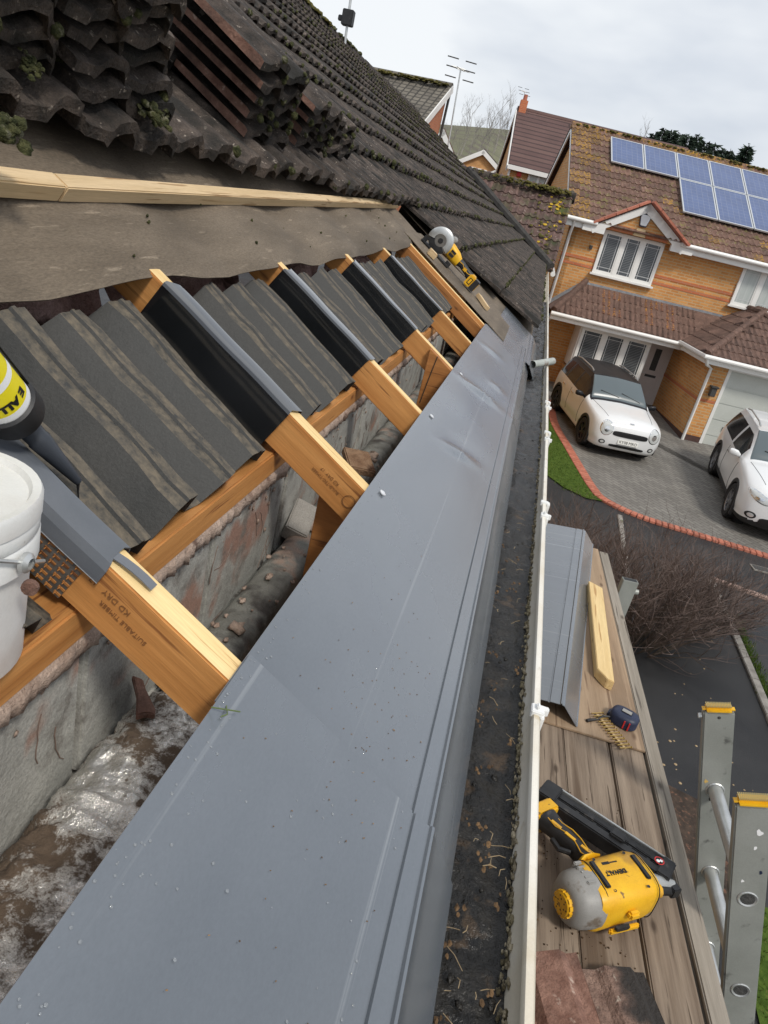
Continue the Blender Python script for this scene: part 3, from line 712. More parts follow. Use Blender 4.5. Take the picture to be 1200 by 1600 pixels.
# cavity floor, outer brick leaf, soffit and fascia carrying the gutter
outer = hp('outer_wall', MB().box(-.21,-.11,.0,20,-4.8,-.72), M['brick'])
hp('cavity_floor', MB().box(XP-.02,-.20,.0,6,-.80,-.775), M['darkvoid'])  # its dark colour paints the shade deep in the cavity
hp('soffit', MB().box(-.11,.05,.0,20,-.80,-.79), M['white'])
fas = hp('fascia', MB().box(.045,.066,-.2,20,-.80,-.640), M['white'])
# chunk of chipboard and a block piece tucked into the cavity near the second rafter
def chunk(name, p, sx, sy, sz, rot, mat, label, cat):
    b = MB(); b.box(-sx/2,sx/2,-sy/2,sy/2,-sz/2,sz/2); o = b.build(name, mat, T(*p) @ Euler(rot).to_matrix().to_4x4(), None, bev=.003); tag(o, label, cat)
M['chip'] = pmat('rotten_board', (.20,.11,.06), (.36,.23,.14), scale=30, rough=.95, bump=.9, bscale=70, c3=(.09,.04,.02), c3s=14, c3t=.6)
q = zpl(560,722,-.60); chunk('board_offcut', q, .07, .09, .02, (.2,.1,.5), M['chip'], 'crumbling brown board offcut wedged in the wall cavity', 'offcut')
q = zpl(468,815,-.655); chunk('block_fragment', q, .05, .10, .035, (.3,.3,.2), M['conc'], 'pale rough block fragment beside the orange packing board', 'rubble')

# ------------------------------------------------------------------ new grey eaves tray
def ftray(off0=.0045, dents=True):
    def f(s, y):
        o = off0
        if dents:
            for (ds,dy,A,ws,wy,sk) in ((-.23,1.707,.0085,.050,.020,.83),(-.225,1.78,-.002,.06,.05,.83),(-.225,2.405,.012,.075,.026,.75),(-.225,2.50,-.002,.08,.06,.75),(-.272,2.70,.007,.032,.028,.75),(-.19,3.2,.006,.06,.05,.8),(-.2,2.05,.003,.10,.16,0)):
                yy = y-dy-(s-ds)*-sk; o += A*math.exp(-((s-ds)/ws)**2-(yy/wy)**2)
            o += .0012*nz((s*5,y*2.2,1),1.0,2)
        return o
    return f
def tray(name, y0, y1, f, s_top, parent, wm=None, label=None, skew=0, n=150, mat='pvc', split=None):
    b = MB(); rows = []
    SS = [s_top, s_top-.008]+[s_top-.008-(.235)*k/26 for k in range(1,27)]
    sc = SS[-1]                                     # first crease
    for i in range(n+1):
        t = i/n; row = []
        for s in SS:
            y = y0+(y1-y0)*t + skew*(s_top-s)*max(0,(t-.6)/.4); row.append(RF(s,y,f(s,y)))
        yy = y0+(y1-y0)*t+ skew*.25*max(0,(t-.6)/.4); o = f(sc,yy)
        for ds,do in ((.0012,-.0022),(.0036,-.0022),(.0048,.0008),(.026,.0008),(.0275,.004),(.031,.004),(.033,.0006),(.037,-.003)):
            row.append(RF(sc-ds,yy,o+do))
        a = row[-1]
        for k,(dx,dz) in enumerate(((.008,-.012),(.018,-.028),(.030,-.048),(.037,-.062),(.034,-.064))):
            row.append(a+V3((dx,.0,dz+.0012*math.sin(yy*9+k))))
        rows.append(row)
    b.grid(rows)
    return b.build(name, M[mat], wm, parent, smooth=28, thick=.0016)
tr = tray('eaves_tray', .52, 3.66, ftray(), -.093, house, skew=2.2); tr['label'] = 'long grey plastic eaves tray nailed along the rafter feet'
tr2 = tray('eaves_tray', -.25, .60, ftray(.0075), -.094, house, n=60); tr2['label'] = 'grey plastic eaves tray overlapping the next one'
tr3 = tray('eaves_tray', 3.85, 5.0, ftray(.000, False), -.14, house, n=20); tr3['label'] = 'short grey eaves tray tucked under the remaining tiles'
b = MB()
for (px,py) in ((597,771),(674,651),(720,585)):
    s, y = roof_px(px,py,.006); b.lathe([(.0065,.0),(.0065,.0015),(.003,.003),(.0001,.003)], 12, 0, axes(RF(s,y,.0072), UPS, NR))
M['nailhead'] = plain('bright_nail_head', (.85,.85,.85), .3, .6); b.build('clout_nails', M['nailhead'], WM[tr.name], tr)
for i in range(240):
    y = abs(random.gauss(0,.5))+.2; s = random.uniform(-.36,-.1) if random.random() < .45 else -.097-abs(random.gauss(0,.012))
    if y > 3.4: continue
    if s > -.335 and random.random() < .8: drop(dr, RF(s,y,(.0080 if y < .60 else .0050)), NR, random.uniform(.0006,.0016), .4)
o = hp('water_droplets', dr, M['water'], smooth=60); tag(o, kind='stuff')
b = MB()
for (px,py,L_,a) in ((330,1105,.035,.3),(345,1120,.02,1.2)):
    s, y = roof_px(px,py,.01); p = RF(s,y,.010); b.tube([p, p+V3((math.cos(a),math.sin(a)*.4,.1))*L_*.6, p+V3((math.cos(a+.5),math.sin(a),-.1))*L_], .0007, 4)
M['stalk'] = plain('green_stalk', (.12,.16,.06), .7); b = b.build('grass_stalk', M['stalk']); tag(b, 'thin green grass stalk caught on the grey tray edge', 'grass')
sp = MB()
for i in range(110):
    y = random.gauss(.66,.16); s = random.gauss(-.25,.05)
    if .2 < y < 1.6 and -.33 < s < -.11: sp.box(-1,1,-1,1,-.4,.4,0, axes(RF(s,y,.0085 if y < .6 else .0055), V3((random.random()-.5,random.random()-.5,0)), NR) @ Matrix.Diagonal((random.uniform(.0004,.0012),random.uniform(.0003,.0006),.0004,1)))
o = hp('grit_specks', sp, M['debris']); tag(o, kind='stuff')

# ------------------------------------------------------------------ gutter
GY0, GY1 = -.2, 15.8
gx = lambda y: .0 + (.012*max(0,y-1)/1.6 if y < 2.6 else .012)
cs = [(.070,-.662),(.072,-.70),(.082,-.730),(.105,-.752),(.135,-.756),(.160,-.742),(.176,-.712),(.182,-.690),(.184,-.674),(.183,-.669),(.186,-.664),(.193,-.664),(.197,-.668),(.197,-.676),(.191,-.677),(.188,-.690),(.183,-.715),(.166,-.748),(.136,-.762),(.104,-.758),(.077,-.734),(.067,-.70),(.066,-.662)]
b = MB(); rows = []
ny = 120
for i in range(ny+1):
    y = GY0+(GY1-GY0)*(i/ny)**1.6; rows.append([V3((x+gx(y),y,z)) for x,z in cs+[cs[0]]])
gut = hp('gutter', b.grid(rows, flip=False), M['gutter'], None, None, smooth=50); gut['label'] = 'cream white plastic gutter full of black silt'
# brackets over the front lip
for (px,py) in ((838,1112),(853,808),(864,690),(867,640)):
    p = zpl(px,py,-.666); y = p.y; x = gx(y)
    b = MB(); 
    for dy in ((-.012,.012) if py != 690 else (-.05,-.02)) if False else (-.0,):
        b.box(.181+x,.201+x,y-.011,y+.011,-.672,-.6585).box(.196+x,.203+x,y-.016,y+.016,-.70,-.664).box(.188+x,.193+x,y-.006,y+.006,-.66,-.652).box(.199+x,.210+x,y+.006,y+.016,-.675,-.662)
    b.build('gutter_bracket', M['white'], None, gut, bev=.0015)
    if py < 900:
        y += .10; b = MB(); b.box(.180+x,.202+x,y-.009,y+.009,-.672,-.659).box(.197+x,.206+x,y-.014,y+.010,-.70,-.661); b.build('gutter_bracket', M['white'], None, gut, bev=.0015)
# silt
b = MB(); rows = []
for i in range(420):
    y = -.1+9.0*(i/419)**1.4; row = []
    for k in range(22):
        u = k/21; x = .072+(.180-.072)*u; h = (.004+.010*max(0,nz((1,y*2.2,4),1,2)))*nz((x*22,y*22,0),1,5)+.004*max(0,nz((x*50,y*50,5),1,3))
        if y > 1.9: h += .010*nz((x*12,y*9,8),1,3)+.006
        e = .010*(abs(u-.5)*2)**4
        row.append(V3((x+gx(y), y, -.712+max(h,-.003)+e*.6)))
    rows.append(row)
hp('silt', b.grid(rows, flip=True), M['mud'], None, gut, smooth=60)
cr2 = MB()
for i in range(1500):
    y = .1+6*random.random()**2; x = .176+random.gauss(0,.0022)+gx(y); lump(cr2, (x,y,-.704+random.uniform(-.004,.006)), random.uniform(.0012,.0038), i, (.8,1.6,1))
o = cr2.build('dirt_crust', M['crust'], None, gut, smooth=180); tag(o, kind='stuff')
db = MB()
for i in range(90):
    y = .3+3.5*random.random()**1.7; x = random.uniform(.08,.17)+gx(y)
    if nz((x*10,y*6,3),1) < -.02 and random.random() < .6: continue
    lump(db, (x,y,-.703+random.uniform(-.004,.003)), random.uniform(.0015,.005), i+900, (1,1.3,.45))
o = db.build('clods', M['mud'], None, gut, smooth=180); tag(o, kind='stuff')
st = MB()
for i in range(80):
    y = .32+1.6*random.random()**1.6; x = random.uniform(.08,.172)+gx(y); a = random.uniform(0,6.28); L_ = random.uniform(.005,.028); p = V3((x,y,-.7005+random.uniform(-.002,.003)))
    d = V3((math.cos(a),math.sin(a),random.uniform(-.05,.15)))*L_; 
    q = p+d; q.x = min(max(q.x,.075+gx(y)),.178+gx(y)); st.tube([p,(p+q)/2+V3((random.uniform(-.003,.003),random.uniform(-.003,.003),.002)),q], random.uniform(.0003,.0006), 4)
o = st.build('straw', M['straw'], None, gut); tag(o, kind='stuff')
lv = MB()
for i in range(55):
    y = .34+1.3*random.random()**1.5; x = .085+.09*random.random()+gx(y)
    for k in range(3): lump(lv, (x+random.gauss(0,.004),y+random.gauss(0,.006),-.7+random.uniform(-.002,.004)), random.uniform(.001,.003), i*3+k, (1,1.8,.5))
o = lv.build('rotting_leaves', M['debris'], None, gut, smooth=50); tag(o, kind='stuff')
# rolled grey offcut bridging the gutter at the far end
b = MB(); pa = V3((.115,4.06,-.650)); pb = V3((.225,4.28,-.638))
b.tube([pa,pb], .020, 18, 0, False); b.tube([pb,pa], .0175, 18, 0, False)
M['pipe'] = pmat('dirty_grey_pipe', (.32,.34,.31), (.44,.46,.43), scale=14, rough=.5, bump=.2, c3=(.18,.11,.08), c3s=10, c3t=.6)
o = b.build('plastic_pipe', M['pipe'], None, None, smooth=50); tag(o, 'short dirty grey pipe lying across the white gutter', 'pipe')
# ------------------------------------------------------------------ tiles stacked on the roof
def stack(s, y, n, off0, th, dy, ds, names, group):
    for k in range(n):
        j = random.uniform
        m = tile_matrix(s+ds*k+j(-.012,.012), y+dy*k+j(-.012,.012), off0+th*k, TILT*.4, j(-.03,.03))
        o = link('loose_tile', (TMR if 'red' in names and y > 1.9 else TMS)[k % 4], m)
        lab = names+(', bottom tile' if k == 0 else ', top tile' if k == n-1 else ', %s tile up' % ('second','third','fourth','fifth')[k-1])
        tag(o, lab, 'roof tile', group)
stack(.70, .865, 6, .096, .036, -.036, .0, 'dark mossy tile in pile beside the short batten', 'pile by the short batten')
stack(.70, 1.195, 6, .096, .036, -.036, .0, 'dark tile in pile next to tiles with red sides', 'second pile')
stack(.75, 2.03, 5, .090, .042, -.045, .0, 'dark tile with clean red sides in leaning pile', 'pile with red sides')
stack(.78, 2.52, 4, .090, .042, -.040, .0, 'dark tile with reddish edges in pile between two others', 'middle pile')
stack(.84, 3.00, 3, .090, .042, -.040, .0, 'dark tile in low pile near the circular saw end', 'last low pile')
mo = MB()
for (s,y,n,th,dy) in ((.70,.865,6,.036,-.036),(.70,1.195,6,.036,-.036),(.75,2.03,5,.042,-.045),(.78,2.52,4,.042,-.04),(.84,3.0,3,.042,-.04)):
    for k in range(n):
        for py,pz in ((.10,.025),(.25,.025),(.02,0),(.29,.0),(.17,0),(.13,.022),(.27,.02),(.06,.004)):
            if random.random() < (.34 if y > 1.9 else .12): blob(mo, RF(s-.003,y+py+dy*k+random.uniform(-.02,.02),.092+th*k+TH+pz-random.uniform(.002,.014)), random.uniform(.005,.013), (NR-UPS*.9).normalized(), .85, int(y*100)+k*9+int(py*50), 9)
for (px,py,r) in ((10,190,.035),(60,60,.028),(50,95,.02),(245,175,.03),(255,165,.02),(75,70,.02)):
    s_, y_ = roof_px(px,py,.12)
    for q in range(34): blob(mo, RF(s_+random.gauss(0,r*.45),y_+random.gauss(0,r*.5),.115+random.uniform(-.012,.008)), r*random.uniform(.14,.30), NR, .8, q+int(px), 9)
o = mo.build('moss', M['moss'], None, roof, smooth=180); tag(o, kind='stuff')
b = MB()
for i in range(26):
    s = random.uniform(.43,.62); y = random.uniform(.8,3.8)
    lump(b, RF(s,y,.008), random.uniform(.001,.004), i)
o = b.build('moss_crumbs', M['moss'], None, roof, smooth=40); tag(o, kind='stuff')

# ------------------------------------------------------------------ power tools
M['yel'] = pmat('yellow_tool_plastic', (.70,.36,.010), (.82,.47,.015), scale=14, rough=.42, bump=.1, bd=.002, grit=.07, bscale=90, c3=(.22,.12,.03), c3s=45, c3t=.68, c3w=.03, c4=(.52,.28,.03), c4s=9, c4t=.62, c4w=.05)
M['blk'] = pmat('black_tool_rubber', (.010,.010,.011), (.022,.022,.023), scale=30, rough=.5, bump=.15, bd=.002, grit=.1, bscale=90, c3=(.06,.055,.05), c3s=28, c3t=.68)
M['gry'] = pmat('grey_tool_plastic', (.24,.235,.22), (.32,.31,.29), scale=12, rough=.5, bump=.1, bd=.002, grit=.07, c3=(.16,.13,.10), c3s=24, c3t=.62)
M['alu'] = pmat('bare_aluminium', (.50,.51,.50), (.62,.63,.62), scale=20, rough=.38, metal=.7, bump=.1, bd=.002, grit=.06)
M['steel'] = plain('saw_steel', (.35,.34,.32), .35, .9)
M['red'] = plain('red_print', (.6,.03,.03), .5); M['wht'] = plain('white_print', (.85,.85,.85), .5); M['black'] = plain('black_print', (.01,.01,.01), .5)
def loft(b, secs, mi=0, cap=True, n=20, q=.55):
    "secs: (centre, axis_u, axis_v, ru, rv) rounded-box sections"
    rows = []
    for c,u,v,ru,rv in secs:
        row = []
        for k in range(n+1):
            a = 2*math.pi*(k % n)/n; ca, sa = math.cos(a), math.sin(a)
            row.append(V3(c)+V3(u)*math.copysign(abs(ca)**q,ca)*ru+V3(v)*math.copysign(abs(sa)**q,sa)*rv)
        rows.append(row)
    s0 = len(b.v); b.grid(rows, mi)
    if cap:
        for r,fl in ((0,True),(len(rows)-1,False)):
            ids = [s0+r*(n+1)+k for k in range(n)]; b.f.append(tuple(ids[::-1] if fl else ids)); b.m.append(mi)
EX, EY, EZ = V3((1,0,0)), V3((0,1,0)), V3((0,0,1))
# --- nail gun on the staging (local: x body axis rear->nose, y away, z up)
STZ = -1.2
pr_ = zpl(886,1412,STZ+.055); pf_ = zpl(1010,1385,STZ+.055)
ax = (pf_-pr_); ax.z = 0; NL = ax.length
NG = axes(V3((pr_.x,pr_.y,STZ+.012)), ax, EZ); NGI = NG.inverted()
def ngl(px,py,z): return NGI @ zpl(px,py,STZ+.012+z)
gun = thing('nail_gun', 'yellow and black cordless nail gun lying on the wooden staging', 'nail gun', NG)
def gp(name, b, mat, parent=gun, **k):
    k.setdefault('smooth', 40); return b.build(name, mat, NG, parent, **k)
hz = .052
b = MB(); loft(b, [(V3((.035,0,hz)),EY,EZ,.050,.050),(V3((.045,0,hz)),EY,EZ,.053,.052),(V3((NL*.80,.006,hz)),EY,EZ,.055,.050),(V3((NL*.92,.006,hz)),EY,EZ,.050,.045),(V3((NL*.98,.004,hz)),EY,EZ,.034,.034)], q=.56); body = gp('body', b, M['yel'])
b = MB(); loft(b, [(V3((-.012,0,hz)),EY,EZ,.030,.030),(V3((-.008,0,hz)),EY,EZ,.040,.040),(V3((.006,0,hz)),EY,EZ,.0495,.0485),(V3((.030,0,hz)),EY,EZ,.0535,.0515),(V3((.048,0,hz)),EY,EZ,.0545,.0525)], q=.85, n=28); cap_ = gp('rear_cover', b, M['gry'])
b = MB()
for k in range(5): b.box(.020+.001*k, .042, -.010+.012*k, -.002+.012*k, hz+.030, hz+.0535-.0015*k)
gp('cooling_fin', b, M['gry'], cap_, bev=.002)
b = MB(); cm = T(-.011,-.004,hz) @ RY(-math.pi/2)
b.lathe([(.0001,.010),(.020,.010),(.0235,.007),(.024,0)], 24, 0, cm)
for k in range(12): b.box(.0225,.0255,-.004,.004,.000,.008,0, cm @ RZ(k*math.pi/6))
dial = gp('dial', b, M['yel'], cap_)
b = MB()
for k in range(6):
    for r in (.009,.015): b.box(r,r+.003,-.0012,.0012,.009,.0104,0, cm @ RZ(k*math.pi/3+r*40))
gp('vent_slots', b, M['black'], dial)
# raised hood, dark slots, studs
b = MB(); loft(b, [(V3((.050,.050,hz+.022)),EX,EZ,.002,.018),(V3((.075,.058,hz+.022)),EX,EZ,.022,.022),(V3((.095,.060,hz+.018)),EX,EZ,.016,.018)], q=.6); gp('hood', b, M['yel'], body)
b = MB(); b.box(.052,.064,-.025,.035,hz+.050,hz+.0555); gp('slot', b, M['blk'], body, bev=.002)
b = MB(); b.box(NL*.78,NL*.84,-.022,.034,hz+.044,hz+.0525); gp('slot', b, M['blk'], body, bev=.002)
b = MB(); loft(b, [(V3((.095,-.058,.030)),EX,EZ,.018,.006),(V3((.095,-.064,.030)),EX,EZ,.016,.005)]); gp('belt_hook', b, M['blk'], body)
b = MB(); b.box(.100,.125,-.064,-.05,hz-.002,hz+.014); gp('rib', b, M['yel'], body, bev=.004)
m_ = NG @ T(.066+.031,.004,hz+.0512) @ RZ(math.pi)
link('lettering', textmesh('DEWALT', .0125, M['black'], .0010, bold=.0005), m_, body)
for xx in (.0485, NL*.88):
    b = MB(); rr_ = .0535 if xx < .1 else .0515; b.tube([V3((xx, math.copysign(abs(math.cos(a))**.56,math.cos(a))*rr_*1.005+.003, hz+math.copysign(abs(math.sin(a))**.56,math.sin(a))*(rr_-.0015)*1.0)) for a in [2*math.pi*k/40 for k in range(41)]], .0011, 5, 0, False); gp('seam', b, M['blk'], body)
for (xx,yy) in ((.070,-.030),(.070,.040),(NL*.74,-.036),(NL*.74,.042)):
    b = MB(); b.lathe([(.0032,0),(.0032,.0008),(.0022,.0008),(.0018,-.0008),(.0001,-.0008)], 12, 0, T(xx,yy,hz+.0490)); gp('screw', b, M['iron'], body)
b = MB(); b.box(.070,NL*.72,-.0605,-.052,.012,.024); gp('rib', b, M['yel'], body, bev=.003)
b = MB(); b.box(.080,.098,.024,.030,hz+.0485,hz+.0505); gp('badge', b, M['black'], body)
b = MB(); b.box(.099,.118,.0255,.0285,hz+.048,hz+.0500); gp('badge', b, M['black'], body)
# magazine
ma_ = ngl(1046,1374,.035); mb__ = ngl(850,1243,.035); md = (mb__-ma_); md.z = 0; ML = md.length; MM_ = NG @ axes(V3((ma_.x,ma_.y,.012)), md, EZ)
def mg(name, b, mat, parent, **k): return b.build(name, mat, MM_, parent, **k)
b = MB(); b.box(0,ML,-.030,-.006,.004,.036).box(0.02,ML,.004,.028,.006,.042).box(ML-.03,ML+.012,-.030,.028,.004,.048).box(0,.03,-.03,.028,.004,.046)
for k in range(5): x = .045+k*(ML-.09)/5; b.box(x,x+.014,-.010,.010,.010,.034)
mag = mg('magazine', b, M['blk'], gun, bev=.003)
b = MB(); b.box(.01,ML-.01,-.036,-.031,.006,.040); mg('rail', b, M['alu'], mag, bev=.001)
b = MB(); b.box(ML*.36,ML*.47,-.014,.012,.034,.050); mg('pusher', b, M['blk'], mag, bev=.003)
b = MB()
for k in range(4): x = .05+k*(ML-.10)/4; b.box(x,x+.034,-.026,-.012,.035,.0368)
mg('nail_window', b, M['black'], mag)
b = MB(); b.lathe([(.0085,0),(.0105,.0004),(.0105,.0006),(.0085,.0006)], 20, 0, T(.032,-.004,.0462)); mg('warning_ring', b, M['red'], mag)
b = MB(); b.lathe([(.004,0),(.0001,.0007)], 12, 0, T(.034,-.002,.0464)).box(.026,.032,-.010,-.004,.0463,.0468); mg('warning_mark', b, M['wht'], mag)
# nose and contact foot
ns = ngl(1052,1392,.03)
b = MB(); b.tube([V3((NL*.95,.012,.052)), V3((ns.x-.006,ns.y+.012,.034)), V3((ns.x+.004,ns.y+.010,.032))], [.018,.014,.013], 10); gp('nose', b, M['alu'])
b = MB(); b.tube([V3((NL*.97,-.004,.044)), V3((ns.x,ns.y,.03))], [.014,.010], 10); b.box(ns.x-.012,ns.x+.010,ns.y-.010,ns.y+.024,.020,.044); b.box(NL*.97,NL+.012,-.002,.034,.058,.070); gp('contact_foot', b, M['blk'], bev=.002)
b = MB(); b.tube([V3((NL*1.02,-.010,.042)), V3((NL*1.12,-.012,.040))], .014, 10); gp('depth_wheel', b, M['yel'])
# handle and battery
h0 = ngl(925,1352,.05); h1 = ngl(858,1285,.045); hd = (h1-h0).normalized(); hs = EZ.cross(hd)
b = MB(); loft(b, [(h0-hd*.01,hs,EZ,.026,.024),(h0+hd*.02,hs,EZ,.019,.020),(h0.lerp(h1,.5),hs,EZ,.018,.020),(h0.lerp(h1,.85),hs,EZ,.021,.021),(h1+hd*.012,hs,EZ,.028,.024)], q=.8); han = gp('handle', b, M['blk'])
b = MB()
for t0,t1,o in ((.10,.30,-.002),(.42,.62,.004),(.72,.92,.008)):
    p0, p1 = h0.lerp(h1,t0)+EZ*.0205+hs*o, h0.lerp(h1,t1)+EZ*.0208+hs*(o+.004); b.box(0,(p1-p0).length,-.0035,.0035,-.001,.0010,0,axes(p0,p1-p0,EZ))
pth = [h0.lerp(h1,t)+EZ*.0200+hs*(.010+.007*math.sin(t*9)) for t in (0,.2,.4,.6,.8,1)]; b.tube(pth, .0012, 5)
pth = [h0.lerp(h1,t)+EZ*.0200-hs*(.010-.005*math.sin(t*9)) for t in (0,.2,.4,.6,.8,1)]; b.tube(pth, .0012, 5)
gp('grip_inlay', b, M['yel'], han)
b = MB(); b.box(-.004,.030,-.040,.032,.004,.066,0,axes(h1+hd*.012-EZ*.045,hd,EZ)); gp('battery', b, M['yel'], bev=.005)
b = MB(); b.tube([h0.lerp(h1,.35)+hs*.02, h0.lerp(h1,.5)+hs*.036, h0.lerp(h1,.7)+hs*.03], .006, 8); gp('trigger', b, M['blk'], han)

# --- circular saw standing on the felt strip
s_, y_ = roof_px(678,392,.012); SM = axes(RF(s_,y_,.012), -UPS, -EY)       # x down-slope, y roof normal, z towards -Y
saw = thing('circular_saw', 'yellow cordless circular saw with silver blade guard resting on roof felt', 'circular saw', SM)
def sp_(name, b, mat, parent=saw, **k):
    k.setdefault('smooth', 40); return b.build(name, mat, SM, parent, **k)
b = MB(); b.box(-.085,.115,-.004,.004,-.02,.055).box(-.085,-.06,.0,.03,.02,.026).box(.085,.115,0,.022,.02,.026); sp_('shoe', b, M['blk'], bev=.002)
C_ = T(-.01,.060,.010)
b = MB(); b.lathe([(.034,.014),(.060,.014),(.068,.008),(.068,-.016),(.060,-.020),(.03,-.020)], 28, 0, C_, rad(-20), rad(200)); gd = sp_('blade_guard', b, M['alu'], thick=.002)
b = MB(); b.lathe([(.034,.0145),(.048,.0155),(.050,.0145)], 28, 0, C_, rad(0), rad(190)); sp_('guard_rim', b, M['wht'], gd)
b = MB(); b.lathe([(.0001,.003),(.056,.003),(.057,0),(.056,-.001),(.0001,-.001)], 36, 0, C_); bl = sp_('blade', b, M['steel'])
b = MB(); b.lathe([(.0001,.012),(.012,.012),(.014,.003)], 16, 0, C_); sp_('arbor_nut', b, M['blk'], bl)
b = MB(); b.lathe([(.030,.010),(.060,.010),(.063,-.010)], 20, 0, C_, rad(200), rad(330)); sp_('lower_guard', b, M['blk'], thick=.002)
b = MB(); loft(b, [(V3((.035,.066,-.02)),EY,EZ,.034,.030),(V3((.060,.064,-.015)),EY,EZ,.036,.034),(V3((.105,.058,-.012)),EY,EZ,.034,.032),(V3((.135,.052,-.01)),EY,EZ,.026,.026)], q=.7); mbdy = sp_('motor_body', b, M['yel'])
b = MB(); b.box(.066,.096,.045,.078,.0205,.0225); sp_('badge', b, M['blk'], mbdy)
link('lettering', textmesh('DEWALT', .009, M['yel'], .0004), SM @ T(.081,.062,.0228), mbdy)
b = MB(); loft(b, [(V3((.128,.054,-.01)),EY,EZ,.024,.022),(V3((.155,.058,-.01)),EY,EZ,.019,.018),(V3((.20,.052,-.01)),EY,EZ,.019,.019),(V3((.235,.044,-.01)),EY,EZ,.026,.026)], q=.8); hn = sp_('handle', b, M['blk'])
b = MB(); b.tube([V3((.135,.062,.010)),V3((.16,.064,.0085)),V3((.18,.052,.009)),V3((.21,.050,.010)),V3((.23,.058,.014))], .0022, 6); b.box(.175,.195,.045,.062,.0085,.0100); sp_('grip_inlay', b, M['yel'], hn)
b = MB(); b.box(.225,.262,.002,.068,-.042,.030); bt = sp_('battery', b, M['yel'], bev=.006)
b = MB(); b.box(.262,.292,.004,.064,-.040,.028).box(.236,.256,.018,.052,.0302,.0325); sp_('battery_case', b, M['blk'], bt, bev=.004)
b = MB(); b.box(.2925,.2940,.012,.052,-.032,.020).box(.240,.252,.022,.048,.0326,.0335); sp_('battery_label', b, M['yel'], bt)
b = MB(); b.tube([V3((.02,.09,-.03)),V3((.03,.10,-.07))], .010, 10); b.lathe([(.0001,.020),(.014,.016),(.020,0),(.016,-.014),(.008,-.02)], 16, 0, T(.032,.105,-.085)); sp_('front_knob', b, M['gry'])
# wooden blocks under the saw and by the verge
def chock(px, py, off, L_, w_, h, ang, label):
    s_, y_ = roof_px(px,py,off); b = MB(); b.box(-L_/2,L_/2,-w_/2,w_/2,0,h)
    o = b.build('wood_block', M['batten'], ROOFM @ T(-s_,y_,off) @ RZ(ang), None, bev=.002); tag(o, label, 'wood block')
chock(672,400,.012,.045,.04,.03,.3,'small pale wood block under the circular saw shoe')
chock(752,474,.012,.13,.03,.022,-.9,'pale batten offcut lying below the saw battery')

# ------------------------------------------------------------------ staging outside the gutter
SG = axes(V3((.70,1.27,STZ)), V3((1,.0333,0)), EZ)
stg = thing('staging_board', 'weathered timber staging board running below the white gutter', 'staging', SG)
M['plank'] = woodmat('weathered_plank', (.145,.105,.074), (.30,.235,.175), (.09,.064,.044), gs=1.3, rough=.85, stain=(.12,.082,.054))
M['ply'] = woodmat('dirty_plywood', (.29,.20,.125), (.41,.295,.195), (.20,.13,.08), gs=.8, rough=.85, stain=(.24,.165,.105))
M['rail'] = woodmat('grey_timber_rail', (.22,.19,.15), (.34,.30,.25), (.12,.10,.08), rough=.85)
LM = RZ(math.pi/2)                                    # plank local x = along
def plank(name, x0, x1, y0, y1, z0, z1, mat, bev=.003):
    b = MB(); b.box(y0,y1,-x1,-x0,z0,z1); return b.build(name, mat, SG @ LM, stg, bev=bev)
for x0,x1 in ((-.136,-.044),(-.2685,-.142),(-.403,-.2695),(-.53,-.404)): plank('plank', x0, x1, -1.7, 1.74, -.03, 0, M['plank'])
plank('side_rail', -.040, 0, -1.7, 1.77, -.06, .010, M['rail'])
plank('side_rail', -.58, -.54, -1.7, 1.77, -.06, .008, M['rail'])
plank('plywood_sheet', -.535, -.0415, .44, 1.79, .0015, .008, M['ply'], .001)
for y in (-1.2,-.4,.5,1.3): plank('cross_bearer', -.57, -.02, y, y+.06, -.09, -.0605, M['rail'])
b = MB()
for i in range(260):
    x = -.40+random.random()*.26; y = -.35+random.random()*.55; lump(b, (x,y,.001), random.uniform(.0006,.0022), i)
o = b.build('moss_crumbs', M['debris'], SG, stg); tag(o, kind='stuff')
# trestle posts that carry it
def post(px, py, z, lab):
    p = zpl(px,py,z); b = MB(); L_ = p.z-gz(p.y)
    b.box(-.034,.034,-.017,.017,-L_,0); 
    t = thing('trestle_post', lab, 'trestle', T(p.x,p.y,p.z-L_))
    o = b.build('post', M['alu2'], T(*p) @ RZ(.15), t, bev=.002)
    b = MB(); b.box(-.029,.029,-.012,.012,-.004,.0008); b.build('end_shade_patch', M['black'], T(*p) @ RZ(.15), o)  # black plate on the solid post paints the shade of an open end
    b = MB(); b.tube([V3((.03,0,-.05)),V3((.052,0,-.05))], .012, 10); b.build('bolt', M['alu2'], T(*p) @ RZ(.15), o)
    b = MB(); b.box(-.5,.0,-.015,.015,-.14,-.10); b.build('bearer', M['alu2'], T(*p), t, bev=.002)
M['alu2'] = pmat('dull_grey_aluminium', (.28,.29,.265), (.36,.37,.345), scale=6, rough=.5, rvar=.15, metal=.25, bump=.15, bd=.002, grit=.06, bscale=50, c3=(.10,.10,.095), c3s=18, c3t=.68, c4=(.34,.34,.31), c4s=30, c4t=.74, c4w=.02)
post(985,906,-1.25,'square grey aluminium trestle post beside the far staging end')

